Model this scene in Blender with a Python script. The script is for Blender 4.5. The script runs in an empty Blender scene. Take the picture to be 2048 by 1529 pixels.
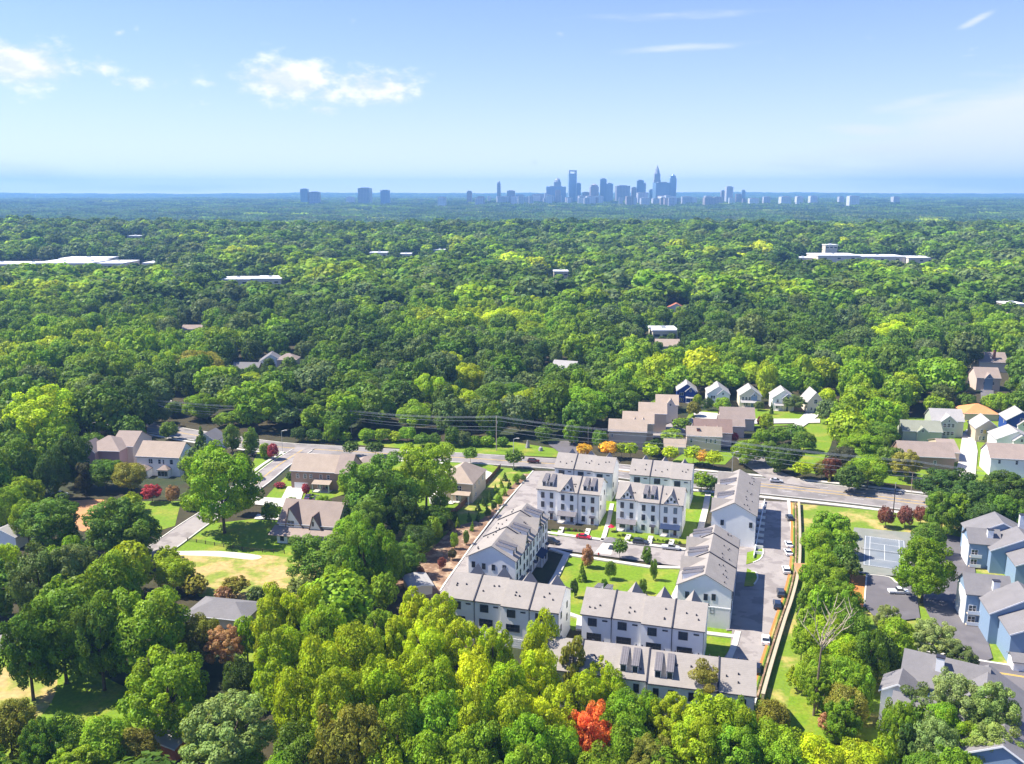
import bpy, math, random
import numpy as np
from math import radians, sin, cos, pi, sqrt, atan2
from mathutils import Matrix, Vector

# ------------------------------------------------------------------ camera, world, sun, exposure
S = bpy.context.scene
C = S.collection
W_, H_ = 2048.0, 1529.0
FOC, CAMZ, HOR = 1800.0, 105.0, 388.0            # focal length (photo px), flying height (m), horizon row
PITCH = math.atan((H_ / 2 - HOR) / FOC)
cam_d = bpy.data.cameras.new('camera')
cam = bpy.data.objects.new('camera', cam_d)
C.objects.link(cam)
cam.location = (0, 0, CAMZ)
cam.rotation_euler = (pi / 2 - PITCH, 0, 0)
cam_d.sensor_fit = 'HORIZONTAL'
cam_d.angle = 2 * math.atan(W_ / 2 / FOC)
cam_d.clip_start, cam_d.clip_end = 1.0, 60000.0
S.camera = cam
S.view_settings.view_transform = 'Standard'
S.view_settings.look = 'None'
S.view_settings.gamma = 1.0
S.view_settings.use_curve_mapping = False
S.view_settings.exposure = 1.2
S.cycles.max_bounces = 6
S.cycles.diffuse_bounces = 3
S.cycles.transmission_bounces = 4
S.cycles.volume_bounces = 1
HAZE_D = 1.0e-4                                   # even air density
SUN_EL, SUN_AZ = 54.0, 279.0                     # azimuth clockwise from +Y: light comes from the left
SUN_COL = (1.0, 0.93, 0.82)
sd = bpy.data.lights.new('sun', 'SUN')
sd.energy = 4.7
sd.angle = radians(0.5)
sd.color = SUN_COL
sun = bpy.data.objects.new('sun', sd)
C.objects.link(sun)
az, el = radians(SUN_AZ), radians(SUN_EL)
sv = Vector((sin(az) * cos(el), cos(az) * cos(el), sin(el)))
sun.rotation_euler = sv.to_track_quat('Z', 'Y').to_euler()
sun.location = (-100, 0, 400)

PC, PS = cos(PITCH), sin(PITCH)


def ray(px, py):
    a, b = (px - W_ / 2) / FOC, (py - H_ / 2) / FOC
    return a, PC - b * PS, -PS - b * PC


def at(px, py, z=0.0):
    """ground position (at height z) of a point of the photograph"""
    d = ray(px, py)
    t = (z - CAMZ) / d[2]
    return Vector((d[0] * t, d[1] * t, z))


def proj(x, y, z):
    dz = z - CAMZ
    zc = y * PC - dz * PS
    return W_ / 2 + FOC * x / zc, H_ / 2 - FOC * (y * PS + dz * PC) / zc, zc


# ------------------------------------------------------------------ node helpers
def N(nt, t, **kw):
    n = nt.nodes.new(t)
    for k, v in kw.items():
        if k[0] == 'i' and k[1:].isdigit():
            n.inputs[int(k[1:])].default_value = v
        else:
            setattr(n, k, v)
    return n


def M(nt, op, a, b=None, c=None):
    n = nt.nodes.new('ShaderNodeMath')
    n.operation = op
    for i, v in enumerate((a, b, c)):
        if v is None:
            continue
        if isinstance(v, (int, float)):
            n.inputs[i].default_value = v
        else:
            nt.links.new(v, n.inputs[i])
    return n.outputs[0]


def MIX(nt, f, a, b, typ='MIX'):
    n = nt.nodes.new('ShaderNodeMix')
    n.data_type = 'RGBA'
    n.blend_type = typ
    for i, v in ((0, f), (6, a), (7, b)):
        if isinstance(v, (int, float)):
            n.inputs[i].default_value = v
        elif isinstance(v, (tuple, list)):
            n.inputs[i].default_value = tuple(v)[:3] + (1,)
        else:
            nt.links.new(v, n.inputs[i])
    return n.outputs[2]


def RAMP(nt, f, stops):
    n = nt.nodes.new('ShaderNodeMapRange')
    n.interpolation_type = 'SMOOTHSTEP'
    nt.links.new(f, n.inputs[0])
    n.inputs[1].default_value, n.inputs[2].default_value = stops[:2]
    n.inputs[3].default_value, n.inputs[4].default_value = (stops[2:] if len(stops) > 2 else (0, 1))
    return n.outputs[0]


# ------------------------------------------------------------------ world: Nishita sky with cumulus and cirrus
w = bpy.data.worlds.new('World')
S.world = w
w.use_nodes = True
nt = w.node_tree
nt.nodes.clear()
sky = N(nt, 'ShaderNodeTexSky', sky_type='NISHITA', sun_disc=False, sun_elevation=el, sun_rotation=az,
        altitude=200, air_density=1.0, dust_density=0.3, ozone_density=5.0)
bg = N(nt, 'ShaderNodeBackground', i1=0.09)
out = N(nt, 'ShaderNodeOutputWorld')
tc = N(nt, 'ShaderNodeTexCoord')
sep = N(nt, 'ShaderNodeSeparateXYZ')
nt.links.new(tc.outputs['Generated'], sep.inputs[0])
AZ = M(nt, 'ARCTAN2', sep.outputs[0], sep.outputs[1])
EL = M(nt, 'ARCSINE', sep.outputs[2])
comb = N(nt, 'ShaderNodeCombineXYZ')
nt.links.new(AZ, comb.inputs[0])
nt.links.new(M(nt, 'MULTIPLY', EL, 1.9), comb.inputs[1])
n1 = N(nt, 'ShaderNodeTexNoise')
nt.links.new(comb.outputs[0], n1.inputs['Vector'])
n1.inputs['Scale'].default_value = 26
n1.inputs['Detail'].default_value = 8
n1.inputs['Roughness'].default_value = 0.62
n2 = N(nt, 'ShaderNodeTexNoise')
comb2 = N(nt, 'ShaderNodeCombineXYZ')
nt.links.new(M(nt, 'ADD', AZ, M(nt, 'MULTIPLY', EL, 1.2)), comb2.inputs[0])
nt.links.new(M(nt, 'MULTIPLY', EL, 7.0), comb2.inputs[1])
nt.links.new(comb2.outputs[0], n2.inputs['Vector'])
n2.inputs['Scale'].default_value = 7
n2.inputs['Detail'].default_value = 7
n2.inputs['Roughness'].default_value = 0.6


def sky_dir(px, py):
    d = Vector(ray(px, py)).normalized()
    return atan2(d.x, d.y), math.asin(d.z)


def blob(px, py, wx, wy, k, tilt=0.0):
    a, e = sky_dir(px, py)
    du = M(nt, 'SUBTRACT', AZ, a)
    dv = M(nt, 'SUBTRACT', EL, e)
    if tilt:
        dv = M(nt, 'SUBTRACT', dv, M(nt, 'MULTIPLY', du, tilt))
    x = M(nt, 'POWER', M(nt, 'ABSOLUTE', M(nt, 'DIVIDE', du, wx / FOC)), 2.0)
    y = M(nt, 'POWER', M(nt, 'ABSOLUTE', M(nt, 'DIVIDE', dv, wy / FOC)), 2.0)
    r = M(nt, 'ADD', x, y)
    return M(nt, 'MULTIPLY', M(nt, 'EXPONENT', M(nt, 'MULTIPLY', r, -1.0)), k)


def blobs(lst):
    acc = None
    for b in lst:
        v = blob(*b)
        acc = v if acc is None else M(nt, 'MAXIMUM', acc, v)
    return acc


cum = blobs([(40, 128, 92, 42, 1.05), (135, 128, 26, 14, .62), (205, 135, 48, 26, .62), (45, 178, 40, 12, .55),
             (285, 165, 62, 17, .66), (425, 168, 50, 9, .5), (580, 160, 105, 40, 1.05), (655, 188, 70, 26, .75),
             (745, 178, 115, 38, .88), (650, 222, 42, 14, .62), (500, 187, 60, 9, .5), (1125, 70, 16, 9, .6),
             (238, 66, 16, 8, .5), (275, 62, 8, 16, .42), (822, 190, 40, 14, .55)])
cden = RAMP(nt, M(nt, 'ADD', cum, M(nt, 'MULTIPLY', M(nt, 'SUBTRACT', n1.outputs[0], 0.5), 1.9)), (0.28, 0.95))
cir = blobs([(1400, 30, 230, 12, .5), (1330, 98, 170, 9, .5, .03), (1950, 42, 34, 9, .62, .45), (2080, 250, 260, 80, 1.0, .12),
             (1800, 300, 230, 34, .75, .08), (2060, 330, 400, 60, .95), (1850, 200, 120, 14, .5, .2), (1975, 232, 150, 34, .95, .3), (1740, 262, 90, 15, .8, -.08), (1900, 290, 200, 22, .85, .15), (60, 350, 260, 24, .6, -.1),
             (1240, 345, 90, 20, .34), (1070, 325, 9, 10, .7), (300, 375, 300, 12, .5), (2080, 165, 60, 22, .6)])
cid = RAMP(nt, M(nt, 'ADD', cir, M(nt, 'MULTIPLY', M(nt, 'SUBTRACT', n2.outputs[0], 0.5), 1.1)), (0.22, 0.85))
# milky lower sky: a thin even veil that thickens towards the horizon all the way round
veil = M(nt, 'MULTIPLY', M(nt, 'EXPONENT', M(nt, 'MULTIPLY', M(nt, 'MAXIMUM', EL, 0.0), -8.0)), 0.8)
hs = N(nt, 'ShaderNodeHueSaturation')
hs.inputs['Saturation'].default_value = 1.0
nt.links.new(MIX(nt, 1.0, sky.outputs[0], (.66, .70, 1.0), 'MULTIPLY'), hs.inputs['Color'])
base = MIX(nt, veil, hs.outputs[0], (4.4, 4.85, 5.2))
glow = M(nt, 'MULTIPLY', M(nt, 'EXPONENT', M(nt, 'MULTIPLY', M(nt, 'MAXIMUM', EL, 0.0), -30.0)), 0.8)
base = MIX(nt, glow, base, (8.6, 8.2, 7.2))
c1 = MIX(nt, M(nt, 'MULTIPLY', cid, 0.95), base, (4.7, 4.9, 5.2))
cw = MIX(nt, RAMP(nt, n1.outputs[0], (.42, .62)), (4.6, 4.8, 5.2), (6.0, 6.0, 6.1))
c2 = MIX(nt, cden, c1, cw)
nt.links.new(c2, bg.inputs[0])
nt.links.new(bg.outputs[0], out.inputs[0])


# ------------------------------------------------------------------ materials
def mat(name, col, rough=0.8, var=0.12, scale=0.5, spec=0.3, col2=None, c2scale=0.08, c2lim=(0.48, 0.62), metal=0.0, bump=0.0):
    m = bpy.data.materials.new(name)
    m.use_nodes = True
    t = m.node_tree
    b = t.nodes['Principled BSDF']
    b.inputs['Roughness'].default_value = rough
    b.inputs['Specular IOR Level'].default_value = spec
    b.inputs['Metallic'].default_value = metal
    g = N(t, 'ShaderNodeNewGeometry')
    n = N(t, 'ShaderNodeTexNoise')
    t.links.new(g.outputs['Position'], n.inputs['Vector'])
    n.inputs['Scale'].default_value = scale
    n.inputs['Detail'].default_value = 6
    c = tuple(col) + (1,)
    if col2 is not None:
        n3 = N(t, 'ShaderNodeTexNoise')
        t.links.new(g.outputs['Position'], n3.inputs['Vector'])
        n3.inputs['Scale'].default_value = c2scale
        n3.inputs['Detail'].default_value = 7
        n3.inputs['Roughness'].default_value = 0.6
        c = MIX(t, RAMP(t, n3.outputs[0], c2lim), col, col2)
    v = M(t, 'MULTIPLY_ADD', n.outputs[0], 2 * var * 2, 1 - 2 * var)
    cc = MIX(t, 1.0, c, v, 'MULTIPLY')
    t.links.new(cc, b.inputs['Base Color'])
    if bump:
        bp = N(t, 'ShaderNodeBump')
        bp.inputs['Strength'].default_value = bump
        t.links.new(n.outputs[0], bp.inputs['Height'])
        t.links.new(bp.outputs[0], b.inputs['Normal'])
    return m


def leaf_mat(name, inst):
    m = bpy.data.materials.new(name)
    m.use_nodes = True
    t = m.node_tree
    t.nodes.clear()
    o = N(t, 'ShaderNodeOutputMaterial')
    if inst:
        a = N(t, 'ShaderNodeAttribute', attribute_type='INSTANCER', attribute_name='tcol')
        base = a.outputs['Color']
    else:
        a = N(t, 'ShaderNodeObjectInfo')
        base = a.outputs['Color']
    lv = N(t, 'ShaderNodeAttribute', attribute_type='GEOMETRY', attribute_name='lv')
    sp = N(t, 'ShaderNodeSeparateColor')
    t.links.new(lv.outputs['Color'], sp.inputs[0])
    hsv = N(t, 'ShaderNodeHueSaturation')
    hsv.inputs['Saturation'].default_value = 1.0
    t.links.new(base, hsv.inputs['Color'])
    t.links.new(M(t, 'MULTIPLY_ADD', sp.outputs[0], 0.035, 0.487), hsv.inputs['Hue'])
    t.links.new(M(t, 'MULTIPLY_ADD', sp.outputs[1], 0.95, 0.55), hsv.inputs['Value'])
    d = N(t, 'ShaderNodeBsdfDiffuse')
    tr = N(t, 'ShaderNodeBsdfTranslucent')
    t.links.new(hsv.outputs[0], d.inputs[0])
    t.links.new(MIX(t, 1.0, hsv.outputs[0], (.82, .68, 0.3), 'MULTIPLY'), tr.inputs[0])
    mx = N(t, 'ShaderNodeAddShader')
    t.links.new(d.outputs[0], mx.inputs[0])
    t.links.new(tr.outputs[0], mx.inputs[1])
    gl = N(t, 'ShaderNodeBsdfGlossy', i1=0.45)
    gl.inputs[0].default_value = (1, 1, 1, 1)
    mx2 = N(t, 'ShaderNodeMixShader', i0=0.008)
    t.links.new(mx.outputs[0], mx2.inputs[1])
    t.links.new(gl.outputs[0], mx2.inputs[2])
    t.links.new(mx2.outputs[0], o.inputs[0])
    return m


def shingle_mat(name, col, var=0.12):
    """asphalt shingles: courses of slightly different tone with a soft blotch"""
    m = bpy.data.materials.new(name)
    m.use_nodes = True
    t = m.node_tree
    b = t.nodes['Principled BSDF']
    b.inputs['Roughness'].default_value = 0.9
    b.inputs['Specular IOR Level'].default_value = 0.2
    tcn = N(t, 'ShaderNodeTexCoord')
    n = N(t, 'ShaderNodeTexNoise')
    t.links.new(tcn.outputs['Object'], n.inputs['Vector'])
    n.inputs['Scale'].default_value = 1.4
    n.inputs['Detail'].default_value = 8
    n.inputs['Roughness'].default_value = 0.7
    sx = N(t, 'ShaderNodeSeparateXYZ')
    t.links.new(tcn.outputs['Object'], sx.inputs[0])
    cs = M(t, 'FRACT', M(t, 'MULTIPLY', sx.outputs[2], 5.0))
    n4 = N(t, 'ShaderNodeTexNoise')
    t.links.new(tcn.outputs['Object'], n4.inputs['Vector'])
    n4.inputs['Scale'].default_value = 0.3
    v = M(t, 'ADD', M(t, 'MULTIPLY_ADD', n.outputs[0], 3 * var, 1 - 1.7 * var), M(t, 'MULTIPLY', M(t, 'GREATER_THAN', cs, 0.8), -0.07))
    v = M(t, 'MULTIPLY', v, M(t, 'MULTIPLY_ADD', n4.outputs[0], 0.3, 0.85))
    t.links.new(MIX(t, 1.0, tuple(col) + (1,), v, 'MULTIPLY'), b.inputs['Base Color'])
    return m


def siding_mat(name, col, step=0.0, var=0.05):
    """painted boards: fine horizontal or vertical joints"""
    m = bpy.data.materials.new(name)
    m.use_nodes = True
    t = m.node_tree
    b = t.nodes['Principled BSDF']
    b.inputs['Roughness'].default_value = 0.65
    b.inputs['Specular IOR Level'].default_value = 0.3
    tcn = N(t, 'ShaderNodeTexCoord')
    sx = N(t, 'ShaderNodeSeparateXYZ')
    t.links.new(tcn.outputs['Object'], sx.inputs[0])
    n = N(t, 'ShaderNodeTexNoise')
    t.links.new(tcn.outputs['Object'], n.inputs['Vector'])
    n.inputs['Scale'].default_value = 0.8
    n.inputs['Detail'].default_value = 5
    v = M(t, 'MULTIPLY_ADD', n.outputs[0], 2 * var, 1 - var)
    if step:
        j = M(t, 'LESS_THAN', M(t, 'FRACT', M(t, 'DIVIDE', sx.outputs[2], step)), 0.12)
        v = M(t, 'SUBTRACT', v, M(t, 'MULTIPLY', j, 0.10))
    t.links.new(MIX(t, 1.0, tuple(col) + (1,), v, 'MULTIPLY'), b.inputs['Base Color'])
    return m


MT = dict(
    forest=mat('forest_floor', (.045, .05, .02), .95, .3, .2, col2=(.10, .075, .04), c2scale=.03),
    lawn=mat('lawn_grass', (.135, .225, .008), .9, .25, 1.2, col2=(.24, .25, .03), c2scale=.12, c2lim=(.46, .7), bump=.4),
    lawn2=mat('verge_grass', (.14, .22, .015), .9, .22, 1.2, col2=(.42, .32, .11), c2scale=.09, c2lim=(.48, .66), bump=.4),
    dry=mat('dry_grass', (.42, .30, .12), .9, .25, .8, col2=(.19, .24, .03), c2scale=.13, c2lim=(.42, .62), bump=.4),
    dirt=mat('orange_clay', (.50, .24, .10), .95, .15, .6, col2=(.36, .2, .11), c2scale=.1),
    mulch=mat('mulch', (.20, .12, .075), .95, .3, 1.2, col2=(.36, .26, .17), c2scale=.25, c2lim=(.5, .6)),
    straw=mat('pine_straw', (.46, .19, .05), .95, .2, 1.5),
    asphalt=mat('light_asphalt', (.29, .262, .245), .9, .1, .35, col2=(.225, .20, .19), c2scale=.16, c2lim=(.5, .56)),
    road=mat('road_asphalt', (.24, .218, .208), .9, .08, .3, col2=(.185, .17, .162), c2scale=.12, c2lim=(.5, .56)),
    drive=mat('dark_asphalt', (.12, .112, .12), .9, .1, .3, col2=(.15, .14, .145), c2scale=.07),
    concrete=mat('concrete', (.52, .49, .44), .85, .08, .6),
    kerb=mat('kerb_concrete', (.56, .54, .48), .85, .06, .6),
    white=mat('road_paint_white', (.78, .78, .76), .6, .05),
    yellow=mat('road_paint_yellow', (.72, .46, .06), .6, .08),
    court=mat('court_surface', (.17, .195, .22), .8, .1, .25, col2=(.20, .22, .235), c2scale=.1),
    courtout=mat('court_apron', (.20, .21, .18), .8, .1, .25, col2=(.24, .235, .20), c2scale=.1),
    wwall=siding_mat('white_siding', (.87, .86, .83), 0.3),
    wbrick=siding_mat('white_painted_brick', (.72, .71, .72), 0.25, .08),
    wtrim=mat('white_trim', (.8, .8, .8), .5, .03),
    band=mat('dark_metal_band', (.035, .035, .05), .5, .1),
    shing=shingle_mat('grey_shingle', (.30, .272, .245)),
    dshing=shingle_mat('standing_seam', (.17, .16, .17)),
    brshing=shingle_mat('brown_shingle', (.235, .165, .14)),
    tshing=shingle_mat('tan_shingle', (.36, .29, .23)),
    pshing=shingle_mat('mauve_shingle', (.30, .24, .205)),
    gshing=shingle_mat('slate_grey_shingle', (.19, .182, .185)),
    lshing=shingle_mat('pale_grey_shingle', (.36, .345, .33)),
    greenroof=shingle_mat('greenish_shingle', (.27, .28, .22)),
    orange=shingle_mat('terracotta_roof', (.60, .27, .11)),
    navyroof=shingle_mat('navy_metal_roof', (.025, .04, .09)),
    tan=siding_mat('tan_siding', (.60, .49, .36), .3),
    cream=siding_mat('cream_siding', (.72, .64, .52), .3),
    mauve=siding_mat('mauve_siding', (.38, .25, .25), .3),
    pink=siding_mat('pinkish_siding', (.62, .50, .43), .3),
    brownw=siding_mat('brown_siding', (.33, .22, .17), .3),
    bluew=siding_mat('royal_blue_siding', (.02, .06, .28), .3),
    bgrey=siding_mat('blue_grey_siding', (.22, .31, .43), .3),
    sage=siding_mat('sage_siding', (.42, .46, .36), .3),
    glass=mat('window_glass', (.035, .045, .06), .12, .1, spec=.8),
    glassb=mat('sky_glass', (.14, .2, .26), .15, .1, spec=.8),
    frame=mat('dark_window_frame', (.04, .04, .05), .5, .05),
    door=mat('wood_door', (.14, .08, .06), .5, .1),
    fence=mat('brown_fence', (.16, .085, .05), .9, .2, 2),
    black=mat('black_metal', (.015, .015, .018), .5, .1),
    wall=mat('block_wall', (.40, .34, .25), .9, .12, 2),
    bark=mat('bark', (.17, .13, .09), .95, .25, 2),
    palebark=mat('bleached_bark', (.46, .38, .28), .9, .2, 2),
    pole=mat('weathered_pole', (.42, .35, .28), .9, .15, 1),
    metal=mat('galvanised_metal', (.5, .52, .53), .4, .05, metal=.6),
    rubber=mat('tyre_rubber', (.02, .02, .02), .8, .1),
    rim=mat('wheel_rim', (.45, .45, .47), .35, .05, metal=.8),
    carglass=mat('car_glass', (.02, .025, .03), .08, .05, spec=1.0),
    lampw=mat('headlamp_lens', (.75, .75, .72), .2, .02),
    lampr=mat('tail_lamp_lens', (.45, .02, .02), .2, .02),
    brick=mat('red_brick', (.38, .14, .09), .9, .2, 3),
    roofw=mat('white_membrane_roof', (.76, .77, .79), .8, .06, .1),
    stone=mat('stone', (.3, .28, .3), .9, .2, 2),
    bark2=mat('dark_bark', (.10, .075, .055), .95, .25, 2),
)
for k, c in dict(red=(.55, .01, .04), maroon=(.10, .008, .015), black=(.012, .014, .02), silver=(.5, .52, .55), white=(.78, .79, .8),
                 charcoal=(.05, .055, .065), purple=(.07, .05, .12), navy=(.02, .03, .06)).items():
    MT['car_' + k] = mat('car_paint_' + k, c, .22, .02, spec=.8)
LEAF, LEAFI = leaf_mat('foliage', False), leaf_mat('foliage_far', True)


# ------------------------------------------------------------------ mesh helpers
class MB:
    def __init__(s):
        s.v, s.f, s.m = [], [], []

    def add(s, vs, fs, mi=0):
        o = len(s.v)
        s.v += [tuple(p) for p in vs]
        s.f += [tuple(i + o for i in f) for f in fs]
        s.m += [mi] * len(fs)
        return s

    def box(s, x0, y0, z0, x1, y1, z1, mi=0):
        return s.add([(x0, y0, z0), (x1, y0, z0), (x1, y1, z0), (x0, y1, z0), (x0, y0, z1), (x1, y0, z1), (x1, y1, z1), (x0, y1, z1)],
                     [(3, 2, 1, 0), (4, 5, 6, 7), (0, 1, 5, 4), (1, 2, 6, 5), (2, 3, 7, 6), (3, 0, 4, 7)], mi)

    def prism(s, poly, ax, a0, a1, mi=0):
        """extrude a polygon (u, v) along axis ax ('x','y','z') from a0 to a1"""
        n = len(poly)
        f = {'x': lambda u, v, a: (a, u, v), 'y': lambda u, v, a: (u, a, v), 'z': lambda u, v, a: (u, v, a)}[ax]
        vs = [f(u, v, a0) for u, v in poly] + [f(u, v, a1) for u, v in poly]
        fs = [tuple(range(n)), tuple(range(2 * n - 1, n - 1, -1))] + [(i, i + n, (i + 1) % n + n, (i + 1) % n) for i in range(n)]
        return s.add(vs, fs, mi)

    def tube(s, pts, rad, n=6, mi=0, cap=True):
        pts = [Vector(p) for p in pts]
        rings = []
        for i, p in enumerate(pts):
            d = (pts[min(i + 1, len(pts) - 1)] - pts[max(i - 1, 0)]).normalized()
            a = d.orthogonal().normalized() if abs(d.z) < .95 else Vector((1, 0, 0))
            b = d.cross(a).normalized()
            a = b.cross(d)
            r = rad[i] if isinstance(rad, (list, tuple)) else rad
            rings.append([p + (a * cos(2 * pi * k / n) + b * sin(2 * pi * k / n)) * r for k in range(n)])
        vs = [q for r in rings for q in r]
        fs = [(i * n + k, i * n + (k + 1) % n, (i + 1) * n + (k + 1) % n, (i + 1) * n + k) for i in range(len(pts) - 1) for k in range(n)]
        if cap:
            fs += [tuple(range(n))[::-1], tuple((len(pts) - 1) * n + k for k in range(n))]
        return s.add(vs, fs, mi)

    def chevron(s, x0, x1, y0, y1, z, rise, axis, ov=.4, th=.22, mi=0):
        """gable roof; ridge runs along axis"""
        if axis == 'x':
            c, a, b, e0, e1 = (y0 + y1) / 2, y0, y1, x0 - ov, x1 + ov
        else:
            c, a, b, e0, e1 = (x0 + x1) / 2, x0, x1, y0 - ov, y1 + ov
        sl = rise / (c - a)
        p = [(a - ov, z - ov * sl), (c, z + rise), (b + ov, z - ov * sl), (b + ov, z - ov * sl + th), (c, z + rise + th), (a - ov, z - ov * sl + th)]
        return s.prism(p, axis, e0, e1, mi)

    def hip(s, x0, x1, y0, y1, z, rise, ov=.4, mi=0):
        x0, x1, y0, y1 = x0 - ov, x1 + ov, y0 - ov, y1 + ov
        wx, wy = x1 - x0, y1 - y0
        if wx >= wy:
            r0, r1 = (x0 + wy / 2, (y0 + y1) / 2), (x1 - wy / 2, (y0 + y1) / 2)
        else:
            r0, r1 = ((x0 + x1) / 2, y0 + wx / 2), ((x0 + x1) / 2, y1 - wx / 2)
        vs = [(x0, y0, z), (x1, y0, z), (x1, y1, z), (x0, y1, z), (x0, y0, z + .2), (x1, y0, z + .2), (x1, y1, z + .2), (x0, y1, z + .2),
              (*r0, z + rise), (*r1, z + rise)]
        base = [(3, 2, 1, 0), (0, 1, 5, 4), (1, 2, 6, 5), (2, 3, 7, 6), (3, 0, 4, 7)]
        if wx >= wy:
            top = [(4, 5, 9, 8), (5, 6, 9), (6, 7, 8, 9), (7, 4, 8)]
        else:
            top = [(4, 5, 8), (5, 6, 9, 8), (6, 7, 9), (7, 4, 8, 9)]
        return s.add(vs, base + top, mi)

    def mesh(s, name, mats, smooth=False):
        me = bpy.data.meshes.new(name)
        me.from_pydata(s.v, [], s.f)
        for m in (mats if isinstance(mats, (list, tuple)) else [mats]):
            me.materials.append(m)
        if any(s.m):
            me.polygons.foreach_set('material_index', s.m)
        if smooth:
            me.polygons.foreach_set('use_smooth', [True] * len(me.polygons))
        me.update()
        return me

    def build(s, name, mats, parent=None, loc=None, smooth=False):
        return link(name, s.mesh(name, mats, smooth), parent, loc)


def link(name, me, parent=None, loc=None, rz=0.0):
    o = bpy.data.objects.new(name, me)
    C.objects.link(o)
    if parent is not None:
        o.parent = parent
    if loc is not None:
        o.location = loc
    if rz:
        o.rotation_euler = (0, 0, rz)
    return o


def tag(o, label=None, cat=None, group=None, kind=None):
    for k, v in (('label', label), ('category', cat), ('group', group), ('kind', kind)):
        if v:
            o[k] = v
    return o


def thing(name, label, cat, loc=(0, 0, 0), rz=0.0, group=None):
    o = bpy.data.objects.new(name, None)
    C.objects.link(o)
    o.location = loc
    o.rotation_euler = (0, 0, rz)
    return tag(o, label, cat, group)


def copy_tree(o, parent=None):
    c = o.copy()
    C.objects.link(c)
    c.parent = parent
    for ch in o.children:
        copy_tree(ch, c)
    return c


def catmull(p, n=6):
    if len(p) < 3:
        return p
    q = [p[0]] + list(p) + [p[-1]]
    r = []
    for i in range(1, len(q) - 2):
        for k in range(n):
            t = k / n
            a, b, c, d = q[i - 1], q[i], q[i + 1], q[i + 2]
            r.append(tuple(.5 * ((2 * b[j]) + (-a[j] + c[j]) * t + (2 * a[j] - 5 * b[j] + 4 * c[j] - d[j]) * t * t + (-a[j] + 3 * b[j] - 3 * c[j] + d[j]) * t ** 3) for j in range(2)))
    r.append(tuple(p[-1][:2]))
    return r


def G(*pts):
    """photo points -> ground xy"""
    return [tuple(at(*p)[:2]) for p in pts]


LVL = [0.01]


def level():
    """every flat ground sheet lies 4 mm above the one made before it"""
    LVL[0] += .004
    return LVL[0]


def area(name, pts, m, z, kind='structure', smooth=0):
    """a flat ground sheet from photo points"""
    z = level()
    g = G(*pts)
    if smooth:
        g = catmull(g + [g[0]], smooth)[:-1]
    o = MB().add([(x, y, z) for x, y in g], [tuple(range(len(g)))]).build(name, MT[m])
    if o.data.polygons[0].normal.z < 0:
        o.data.flip_normals()
    return tag(o, kind=kind)


def offset(path, d):
    r = []
    for i, p in enumerate(path):
        a, b = path[max(i - 1, 0)], path[min(i + 1, len(path) - 1)]
        t = Vector((b[0] - a[0], b[1] - a[1])).normalized()
        dd = d(i / (len(path) - 1)) if callable(d) else d
        r.append((p[0] - t.y * dd, p[1] + t.x * dd))
    return r


def strip(name, path, a, b, m, z, th=0.0, kind='structure', mb=None):
    """a ribbon between offsets a and b of a world path; th: height of a raised strip"""
    if mb is None:
        z = level()
    L, R = offset(path, b), offset(path, a)
    n = len(path)
    q = mb or MB()
    vs = [(x, y, z + th) for x, y in L] + [(x, y, z + th) for x, y in R]
    fs = [(i, i + n, i + n + 1, i + 1) for i in range(n - 1)]
    if th:
        vs += [(x, y, -.02) for x, y in L] + [(x, y, -.02) for x, y in R]
        fs += [(i, i + 1, i + 1 + 2 * n, i + 2 * n) for i in range(n - 1)] + [(i + n, i + 3 * n, i + 3 * n + 1, i + n + 1) for i in range(n - 1)]
        fs += [(0, 2 * n, 3 * n, n), (n - 1, 2 * n - 1, 4 * n - 1, 3 * n - 1)]
    q.add(vs, fs)
    if mb is None:
        return tag(q.build(name, MT[m]), kind=kind)


def along(path, s):
    """point and heading at distance s along a path"""
    for a, b in zip(path, path[1:]):
        l = math.hypot(b[0] - a[0], b[1] - a[1])
        if s <= l:
            t = s / l
            return a[0] + (b[0] - a[0]) * t, a[1] + (b[1] - a[1]) * t, atan2(b[1] - a[1], b[0] - a[0])
        s -= l
    return None


def plen(path):
    return sum(math.hypot(b[0] - a[0], b[1] - a[1]) for a, b in zip(path, path[1:]))


# ------------------------------------------------------------------ terrain
HP = [(-500, 0), (700, 0), (1100, 8), (1500, 18), (1780, 27), (2050, 14), (2600, -8), (3800, 8), (5600, 40), (7200, 44), (9500, 38), (12500, 84), (15000, 103), (40000, 110)]


def hgt(x, y):
    """ground height: flat round the site, rolling and slowly rising beyond"""
    x, y = np.asarray(x, float), np.asarray(y, float)
    h = np.interp(y, [p[0] for p in HP], [p[1] for p in HP])
    k = np.clip((y - 700) / 1500, 0, 1)
    n = 5 * np.sin(x / 310 + 1.3) * np.cos(y / 420 + x / 900) + 4 * np.sin(x / 170 + y / 260) + 3 * np.sin(y / 150 - x / 520 + 2)
    big = np.clip((y - 7000) / 8000, 0, 1) * (7 * np.sin(x / 2100 + .6) + 7 * np.sin(x / 900 + y / 3000))
    return h + k * n * .75 + big


ys = np.concatenate([[-400, 0, 300], np.linspace(700, 8000, 120), np.linspace(8200, 15300, 40)])
us = np.linspace(-1, 1, 121)
V, F = [], []
for yy in ys:
    hw = 900 + max(yy, 0) * .95
    for u in us:
        V.append((u * hw, yy, float(hgt(u * hw, yy))))
nx = len(us)
for j in range(len(ys) - 1):
    for i in range(nx - 1):
        a = j * nx + i
        F.append((a, a + 1, a + nx + 1, a + nx))
MT['terrain'] = mat('woodland_ground', (.05, .042, .02), .95, .3, .3, col2=(.03, .045, .015), c2scale=.02)
g_ = MB().add(V, F).build('ground', MT['terrain'], smooth=True)
tag(g_, kind='structure')

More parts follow.
